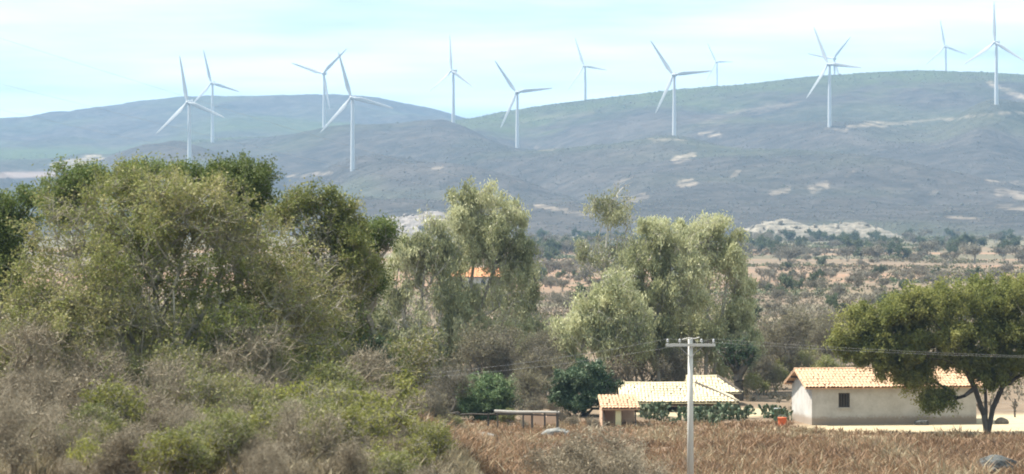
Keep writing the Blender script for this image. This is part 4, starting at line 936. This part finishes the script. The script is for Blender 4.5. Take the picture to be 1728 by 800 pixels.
# front left scrub: rows from the tree foot to the bottom edge
FL = [('bare', 40, 100, 1.15, 'grey leafless shrub at the left edge, above the bottom corner'), ('bare', 20, 84, 1.05, 'grey bare shrub in the bottom left corner'),
      ('bare', 95, 88, .95, 'grey bare shrub second from the bottom left corner'), ('tan', 120, 104, 1.35, 'tan dry shrub below the left part of the big olive tree'),
      ('tan', 30, 112, 1.3, 'pinkish dry shrub at the left edge below the dark green tree'), ('tan', 75, 115, 1.3, 'tall dry shrub left of the big olive tree foot'),
      ('yellow', 190, 100, 1.1, 'yellow-leaved shrub below the foot of the big olive tree'), ('yellow', 70, 97, .6, 'small yellow-leaved shrub among the grey ones at the left'),
      ('bare', 230, 104, .9, 'grey shrub right of the yellow one under the big olive tree'), ('yellow', 150, 86, .7, 'yellow green shrub low at the bottom, left of the pale one'),
      ('yellow', 285, 82, .8, 'pale yellow green bush at the bottom edge, left part'), ('tan', 215, 84, .9, 'dry shrub left of the pale yellow green bush at the bottom edge'),
      ('tan', 290, 98, .95, 'pinkish dry shrub above the pale yellow green bush'), ('olive', 380, 92, .75, 'dull olive shrub right of the pale yellow green bush'),
      ('tan', 440, 84, .85, 'brown dry shrub at the bottom edge, a third of the way across'), ('yellow', 350, 108, 1.15, 'yellow green shrub under the right half of the big olive tree'),
      ('olive', 300, 113, .9, 'bright olive shrub at the foot of the big olive tree'), ('bare', 420, 111, 1.0, 'grey twiggy shrub right of the olive tree foot'),
      ('olive', 395, 103, 1.0, 'greyish olive shrub in the middle of the dry scrub'), ('yellow', 480, 104, 1.2, 'yellow green shrub left of the brightest one'),
      ('olive', 520, 98, .7, 'dull olive shrub under the bright yellow green shrubs'), ('yellow', 560, 92, 1.0, 'brightest yellow green shrub near the bottom middle left'),
      ('bare', 500, 88, .9, 'bare brown shrub left of the brightest yellow green shrub'), ('tan', 590, 86, .8, 'dry shrub at the bottom edge below the brightest yellow green shrub'),
      ('yellow', 520, 116, .85, 'yellow-leaved sprig standing against the dark shade of the thicket'), ('olive', 560, 112, 1.0, 'olive shrub in the shade at the right foot of the thicket'),
      ('yellow', 620, 104, 1.25, 'yellow green shrub between the thicket and the rail fence'), ('olive', 590, 106, .8, 'olive shrub between two yellow green ones near the thicket'),
      ('bare', 660, 108, 1.0, 'grey leafless shrub left of the rail fence'), ('yellow', 655, 116, 1.4, 'pale yellow shrub below the broad drooping eucalyptus'),
      ('yellow', 640, 90, .8, 'yellow green shrub at the bottom beside the rusty weeds'), ('yellow', 690, 100, .85, 'yellow green shrub just left of the flat boulder'),
      ('olive', 680, 88, .6, 'grey green low shrub at the bottom, left of the rusty weeds'), ('yellow', 725, 108, .8, 'bright yellow green shrub under the left end of the rail fence'),
      ('tan', 700, 84, .7, 'dry shrub at the bottom edge just left of the rusty weeds'), ('olive', 160, 94, .75, 'greyish olive shrub in the middle of the left scrub'),
      ('bare', 320, 90, .8, 'grey shrub behind the pale yellow green bush'), ('yellow', 470, 94, .95, 'tall yellowish shrub in the middle of the scrub'), ('yellow', 600, 97, 1.0, 'yellow green shrub above the bottom dry shrub'),
      ('tan', 10, 92, .9, 'dry shrub behind the bare shrub of the bottom left corner'), ('bare', 270, 108, 1.2, 'bare shrub in front of the olive tree trunk'), ('bare', 60, 116, 1.7, 'tall grey leafless shrub against the left part of the big olive tree'), ('bare', 170, 115, 1.5, 'tall bare shrub against the middle of the big olive tree'), ('bare', 440, 116, 1.6, 'tall bare shrub against the right part of the big olive tree'), ('olive', 340, 116, 1.4, 'tall green shrub against the foot of the big olive tree'), ('bare', 610, 115, 1.4, 'tall bare shrub at the right end of the thicket'), ('yellow', 340, 84, .65, 'second pale yellow green bush at the bottom edge')]
for kd, x, d, sc, lab in FL: shrub(kd, x, 0, d, sc, lab, 'dry scrub at the front left')
FW = {'tan': 'low dry tan shrub', 'yellow': 'low yellow green shrub', 'olive': 'low olive shrub', 'bare': 'low bare grey shrub'}
for k in range(64):                                        # low growth between the bigger shrubs
    d = rs.uniform(80, 122); x = rs.uniform(-20, 740); kd = rs.choice(['tan', 'yellow', 'olive', 'bare'], p=[.34, .22, .2, .24] if x < 380 else [.22, .36, .22, .2])
    pl = 'at the bottom left between the grey bare shrubs' if x < 170 else 'below the big olive tree' if x < 420 else 'left of the rail fence below the thicket'
    shrub(kd, x, 0, d, rs.uniform(.4, .85), FW[kd] + ' ' + pl, FW[kd] + 's ' + pl, zs=rs.uniform(.7, 1.15))
for k, (x, d, sc) in enumerate([(985, 128, 1.75), (1030, 131, 1.6), (930, 131, 1.5), (1075, 133, 1.2)]):
    shrub('tan' if k % 2 == 0 else 'bare', x, 0, d, sc, ['large brown twiggy bush at the bottom middle', 'leafless brown bush right of the large brown twiggy bush', 'brown twiggy bush left of the large one at the bottom middle', 'low dry bush at the right of the brown bushes, toward the pole'][k], 'brown bushes at the bottom middle', zs=.95)

TF = [(20, 124, 1.7), (75, 126, 1.9), (130, 130, 2.0), (190, 133, 2.2), (250, 134, 2.2), (310, 134, 2.2), (370, 133, 2.1), (430, 132, 2.1), (485, 132, 2.0), (535, 135, 1.9), (585, 137, 1.9), (640, 142, 1.8), (60, 138, 2.2), (460, 124, 1.4), (540, 124, 1.3), (110, 122, 1.2)]
ORD = ['first', 'second', 'third', 'fourth', 'fifth', 'sixth', 'seventh', 'eighth', 'ninth', 'tenth', 'eleventh', 'twelfth', 'thirteenth', 'fourteenth', 'fifteenth', 'sixteenth']
for k, (x, d, sc) in enumerate(sorted(TF)): shrub('olive', x, 0, d, sc, '%s from the left of the olive bushes filling the foot of the thicket' % ORD[k], 'olive bushes filling the thicket')

# leafless and dry trees under and between the eucalyptus
BT = [(640, 205, .95), (670, 215, .9), (720, 212, .85), (752, 206, .75), (790, 224, 1.0), (835, 228, 1.05), (858, 226, .85), (905, 222, .85), (930, 228, .95), (890, 205, .65), (1060, 236, .85), (1090, 240, .9), (1140, 236, .8), (1150, 250, .9),
      (1275, 250, .9), (1300, 262, 1.0), (1330, 275, 1.05), (1370, 282, 1.1), (1290, 240, .6), (1400, 270, .9), (690, 196, .6), (735, 195, .5), (615, 190, .7), (1400, 300, 1.1), (1350, 300, .9), (585, 195, .8), (660, 188, .6), (915, 240, 1.0), (940, 262, .9)]
BL = 'leafless grey-brown tree under the eucalyptus trees'; BR = 'leafless grey tree in the brush behind the white house'; BB = 'leafless grey brush tree between the thicket and the rail fence'
cnt_ = {}
for x, d, sc in sorted(BT):
    lab, grp = (BB, 'leafless trees left of the fence') if x < 765 else (BL, 'leafless trees under the eucalyptus') if x < 1200 else (BR, 'leafless brush behind the house')
    cnt_[lab] = cnt_.get(lab, -1) + 1; lab = lab.replace('leafless', ORD[cnt_[lab]] + ' from the left, leafless')
    if (x, d) == (835, 228): lab = 'largest purplish leafless tree right of the white eucalyptus trunk'
    shrub('baretree', x, 0, d, sc, lab, grp)
for x, d, sc, kd in [(1280, 232, .9, 'olive'), (1310, 245, 1.1, 'olive'), (1345, 262, 1.2, 'olive'), (1385, 255, 1.1, 'olive'), (1265, 262, 1.4, 'olive'), (1330, 285, 1.5, 'olive'), (1400, 290, 1.5, 'olive'), (1290, 300, 1.4, 'olive'), (1365, 320, 1.5, 'olive'), (1440, 310, 1.4, 'olive'), (700, 204, .9, 'yellow'), (640, 186, .9, 'yellow'), (860, 202, .55, 'olive'), (660, 198, .9, 'tan'), (905, 216, .8, 'tan'),
                     (765, 208, .8, 'tan'), (930, 214, .7, 'tan'), (735, 190, .7, 'yellow'), (760, 196, .5, 'olive'), (1230, 214, .4, 'tan'), (1205, 207, .35, 'tan'), (1340, 214, .5, 'tan'), (885, 199, .4, 'tan'), (1000, 200, .45, 'tan'), (965, 201, .5, 'tan'), (945, 205, .5, 'bare')]:
    w = {'olive': 'olive green shrub', 'yellow': 'yellowish shrub', 'tan': 'dry tan shrub', 'bare': 'bare twiggy shrub'}[kd]
    pl = 'in the brush left of the white house' if x > 1260 else 'low by the cactus rows' if x > 1100 else 'beside the small open shed' if x > 935 else 'behind or beside the rail fence' if x > 740 else 'between the thicket and the fence'
    shrub(kd, x, 0, d, sc, w + ' ' + pl, w + 's ' + pl)

# bushes of the plain, out to the foot of the hill
PLN = []
for x, d, s, kd in [(1310, 1250, 1.5, 'g'), (1350, 1450, 1.3, 'g'), (1440, 1300, 1.6, 'g'), (1470, 1350, 1.2, 'g'), (1525, 1150, 1.25, 'g'), (1500, 1250, 1.4, 'g'), (1650, 1500, 1.4, 'g'), (1715, 1600, 1.5, 'g'), (1280, 1350, 1.7, 'g'), (1585, 1500, 1.2, 'g'), (1610, 1600, 1.3, 'g'),
                    (1565, 1200, 1.7, 'b'), (1645, 1050, 1.8, 'b'), (1690, 1250, 1.5, 'b'), (1480, 1100, 1.0, 'b'), (1420, 1150, .9, 'b'), (1385, 980, .8, 'g'), (1360, 1100, .9, 'b'), (1600, 1020, 1.1, 'b'), (1540, 1020, .8, 'b'), (1725, 1080, 1.3, 'b'),
                    (1325, 640, .75, 'g'), (1345, 655, .8, 'b'), (1380, 600, .8, 'b'), (1310, 560, .6, 'b'), (1440, 640, .75, 'b'), (1455, 700, .9, 'b'), (1490, 660, .7, 'b'), (1520, 720, .7, 'b'), (1555, 780, .8, 'b'), (1590, 700, .7, 'b'), (1640, 760, .8, 'g'), (1680, 720, .9, 'b'), (1400, 760, .7, 'b'), (1480, 820, .8, 'g'), (1700, 860, .9, 'b'), (1290, 760, .8, 'b'),
                    (935, 1250, 1.5, 'g'), (955, 1320, 1.6, 'b'), (912, 1350, 1.3, 'g'), (985, 1150, 1.3, 'b'), (960, 860, 1.2, 'b'), (930, 900, 1.0, 'b'), (985, 760, 1.1, 'b'), (1010, 900, 1.2, 'b'), (950, 620, .7, 'b'), (920, 700, .7, 'g'), (1060, 1100, 1.5, 'b'), (1075, 1300, 1.6, 'b'), (1240, 1100, 1.4, 'g'),
                    (1330, 430, .5, 'b'), (1365, 400, .5, 'b'), (1420, 460, .5, 'g'), (1300, 470, .5, 'b'), (1460, 520, .5, 'b'), (1400, 520, .5, 'g'), (1270, 420, .6, 'g')]:
    PLN.append((x, d, s, kd))
rr = np.random.RandomState(12)
for k in range(150):
    d = rr.uniform(1050, 2050); PLN.append((rr.choice([rr.uniform(1255, 1735), rr.uniform(1255, 1735), rr.uniform(890, 1080)]), d, rr.uniform(.7, 1.6), 'g' if rr.rand() < .38 else 'b'))
for k in range(80):
    d = rr.uniform(480, 1000); PLN.append((rr.choice([rr.uniform(1265, 1735), rr.uniform(1265, 1600), rr.uniform(900, 1050)]), d, rr.uniform(.3, .8), 'g' if rr.rand() < .25 else 'b'))
for x, d, s, kd in PLN:
    far = 'far treeline at the foot of the hill' if d > 1000 else 'orange plain behind the umbrella tree' if d > 550 else 'grey field behind the white house'
    if x < 1200: far = 'far field seen through the gap in the eucalyptus'
    w = ('large ' if s > 1.2 else 'small ' if s < .65 else '') + ('dark green bush' if kd == 'g' else 'grey-brown bush')
    if 'treeline' in far and x >= 1200: far = ('far treeline left of the pale rocky outcrop' if x < 1300 else 'far treeline below the pale rocky outcrop' if x < 1500 else 'far treeline above the umbrella tree')
    shrub('fargreen' if kd == 'g' else 'fargrey', x, 0, d, s, '%s on the %s' % (w, far) if 'tree' not in far[:8] else '%s in the %s' % (w, far), w + 'es, ' + far)

# prickly pear clumps
def cactus_proto(seed):
    rng = np.random.RandomState(seed); mb = MB(); pads = [(np.zeros(3), np.array([0, 0, 1.0]), .30)]
    k = 8; an = np.arange(k) * 2 * np.pi / k
    def pad(b, ax, l, tone):
        ax = unit(ax); sdv = unit(np.cross(ax, rng.normal(size=3))); nn = np.cross(ax, sdv); c = b + ax * l * .5
        ring = c + np.cos(an)[:, None] * ax * l * .55 + np.sin(an)[:, None] * sdv * l * .33
        V = np.vstack([ring, c + nn * l * .07, c - nn * l * .07]); mb.add(V, None, [[i, (i + 1) % k, k] for i in range(k)] + [[(i + 1) % k, i, k + 1] for i in range(k)], tone)
        return b + ax * l, ax
    for s in range(9):
        b = np.array([rng.normal() * .45, rng.normal() * .35, 0]); cur = [(b, np.array([0, 0, 1.0]) + rng.normal(size=3) * .2)]
        for gen in range(4):
            nx = []
            for b0, ax in cur:
                for q in range(1 if gen == 0 else rng.randint(1, 3)):
                    e, a2 = pad(b0, ax + rng.normal(size=3) * (.15 + .3 * (gen > 0)) + [0, 0, .3], rng.uniform(.28, .42), rng.rand()); nx.append((e, a2))
            cur = nx
    root = thing('prickly_pear', '', 'cactus', (0, 0, 0)); put('pads', mb.mesh('pads'), MT['cactus'], root); return root
K['cactus'] = Kind([cactus_proto(200 + k) for k in range(3)])
for k in range(25):
    x = rs.uniform(1058, 1215) if k < 14 else rs.uniform(1215, 1335); d = rs.uniform(200.5, 212)
    lab = 'prickly pear clump in front of the long low shed' if x < 1160 else 'prickly pear clump between the utility pole and the stubby tree' if x < 1240 else 'prickly pear clump beside the gable of the white house'
    shrub('cactus', x, 0, d, rs.uniform(.4, .95), lab, lab.replace('clump', 'clumps'), sink=0.02)

# ------------------------------------------------------------------ weeds and grass
def tufts(name, label, n, region, hrange, blades, mat, seed, lean=.45, wid=.02, cat='weeds', mask=None):
    rng = np.random.RandomState(seed); X, Y = region(rng, n)
    if mask is not None: k = mask(X, Y, rng); X, Y = X[k], Y[k]
    n = len(X); Z = gz(X, Y) - .02; h = rng.uniform(*hrange, n) * (0.45 + 0.6 * vnoise(X * .45 + 9, Y * .45) + 0.9 * vnoise(X * 1.1, Y * .9 + 4) ** 3) * np.interp(Y, [150, 175, 192, 206, 212], [1, .85, .45, .35, 1]); tt = np.clip(.6 * vnoise(X * .3, Y * .22 + 7) + .4 * rng.rand(n), 0, 1)
    B = np.repeat(np.stack([X, Y, Z], -1), blades, 0); m = len(B); hh = np.repeat(h, blades) * rng.uniform(.5, 1.1, m)
    a = rng.rand(m) * 6.28; ln = rng.normal(size=(m, 2)) * lean
    B = B + np.stack([rng.normal(size=m) * .12, rng.normal(size=m) * .12, 0 * a], -1)
    wv = np.stack([np.cos(a), np.sin(a), 0 * a], -1) * (wid * rng.uniform(.6, 1.6, m))[:, None]
    tip = B + np.stack([ln[:, 0] * hh, ln[:, 1] * hh, hh], -1); mid = B + np.stack([ln[:, 0] * hh * .35, ln[:, 1] * hh * .35, hh * .62], -1)
    V = np.stack([B - wv * .6, B + wv * .6, mid + wv, tip, mid - wv], 1).reshape(-1, 3); i = np.arange(m)[:, None] * 5
    Q = i + np.array([[0, 1, 2, 4]]); T = i + np.array([[4, 2, 3]])
    tn = np.clip(np.repeat(tt, blades) + rng.normal(size=m) * .15, 0, 1)
    o = put(name, make_mesh(name, V, Q, T, np.concatenate([tn, tn])), mat); tag(o, label, cat, kind='stuff')
def reg(d0, d1, x0, x1):
    def f(rng, n):
        d = np.sqrt(rng.uniform(d0 ** 2, d1 ** 2, n)); x = rng.uniform(x0, x1, n); return (x - CX) / FPX * d, d
    return f
def not_sand(X, Y, rng):
    nz = fbm(X * .25, Y * .25, 4)
    s = np.maximum.reduce([ell(X + nz * 3, Y + nz * 5, 31, 199.5, 12, 7.0), ell(X + nz * 3, Y + nz * 5, 42, 204, 14, 12), ell(X + nz * 3, Y + nz * 3, 22.8, 191.0, 2.6, 1.6), ell(X + nz * 4, Y + nz * 5, 14, 216, 8, 6) * .8])
    bare_ = fbm(X * .11 + 2, Y * .16, 4)
    return (bare_ < .15 + .1 * rng.rand(len(X))) & (s + .5 * bare_ < .30 + .2 * rng.rand(len(X))) & ((Y < 199.5 + nz * 6) | (X < 20)) & (rng.rand(len(X)) < np.interp(Y, [180, 200], [1, .5]))
tufts('dry_weeds', 'rusty brown dry weeds covering the field before the house', 27000, reg(140, 206, 700, 1760), (.4, 1.15), 7, MT['weed'], 301, .5, .03, mask=not_sand)
tufts('dry_grass', 'tan dry grass between the shrubs at the front left', 15000, reg(84, 150, -40, 800), (.3, .8), 5, MT['drygrass'], 302, .5, .014, 'grass')
tufts('plain_grass', 'dry grass and low scrub on the plain behind the house', 16000, reg(206, 600, 560, 1740), (.3, .8), 4, MT['plaingrass'], 303, .5, .06, 'grass', mask=lambda X, Y, r: ((Y > 217) | (X < 6)) & (ell(X, Y, 14, 224, 9, 9) < .3))

# low brush that runs between the single bushes of the plain
def plain_brush():
    rng = np.random.RandomState(88); n = 26000; d = rng.uniform(330, 2150, n); x = rng.uniform(880, 1745, n); X = (x - CX) / FPX * d
    cl = vnoise(X * .03 + 2, d * .012) * .6 + vnoise(X * .11, d * .05) * .4
    ok = cl > .42 + .22 * rng.rand(n); X, d, cl = X[ok], d[ok], cl[ok]; n = len(X)
    s = rng.uniform(.25, .8, n) * np.interp(d, [330, 1000, 2100], [.7, 1.2, 2.0]); m = 9
    C = np.repeat(np.stack([X, d, gz(X, d)], -1), m, 0); ss = np.repeat(s, m)
    C = C + rng.normal(size=C.shape) * ss[:, None] * [.9, .9, .3] + np.stack([0 * ss, 0 * ss, ss * .55], -1)
    V, Q = leaf_quads(C, 1.0, .6, rng); V = (V.reshape(-1, 4, 3) - C[:, None]) * (ss * 1.1)[:, None, None] + C[:, None]
    tn = np.clip(np.repeat(vnoise(X * .02 + 30, d * .01 + 5), m) + rng.normal(size=len(C)) * .12, 0, 1)
    o = put('plain_brush', make_mesh('plain_brush', V.reshape(-1, 3), Q, None, tn), MT['brush']); tag(o, 'low brown and olive brush spread over the plain below the hill', 'brush', kind='stuff')
MT['brush'] = foliage('brush', [(0.15, (0.10, 0.078, 0.05)), (0.35, (0.14, 0.108, 0.068)), (0.55, (0.12, 0.12, 0.06)), (0.85, (0.085, 0.105, 0.048))], 0.2)
plain_brush()

# ------------------------------------------------------------------ haze
hz = MB().box((0, 6000, 300), (20000, 20000, 660)).mesh('haze'); ho = put('haze', hz); ho.location = (0, 0, -40)
hm = bpy.data.materials.new('haze'); hm.use_nodes = True; t = hm.node_tree; t.nodes.clear()
oo = t.nodes.new('ShaderNodeOutputMaterial'); pv = t.nodes.new('ShaderNodeVolumePrincipled'); t.links.new(pv.outputs[0], oo.inputs['Volume'])
pv.inputs['Color'].default_value = (0.42, 0.68, 1.0, 1); pv.inputs['Density'].default_value = 0.000088; pv.inputs['Anisotropy'].default_value = 0.1
hm.cycles.homogeneous_volume = True
hz.materials.append(hm); tag(ho, 'pale blue haze filling the air over the whole valley', 'haze', kind='stuff')
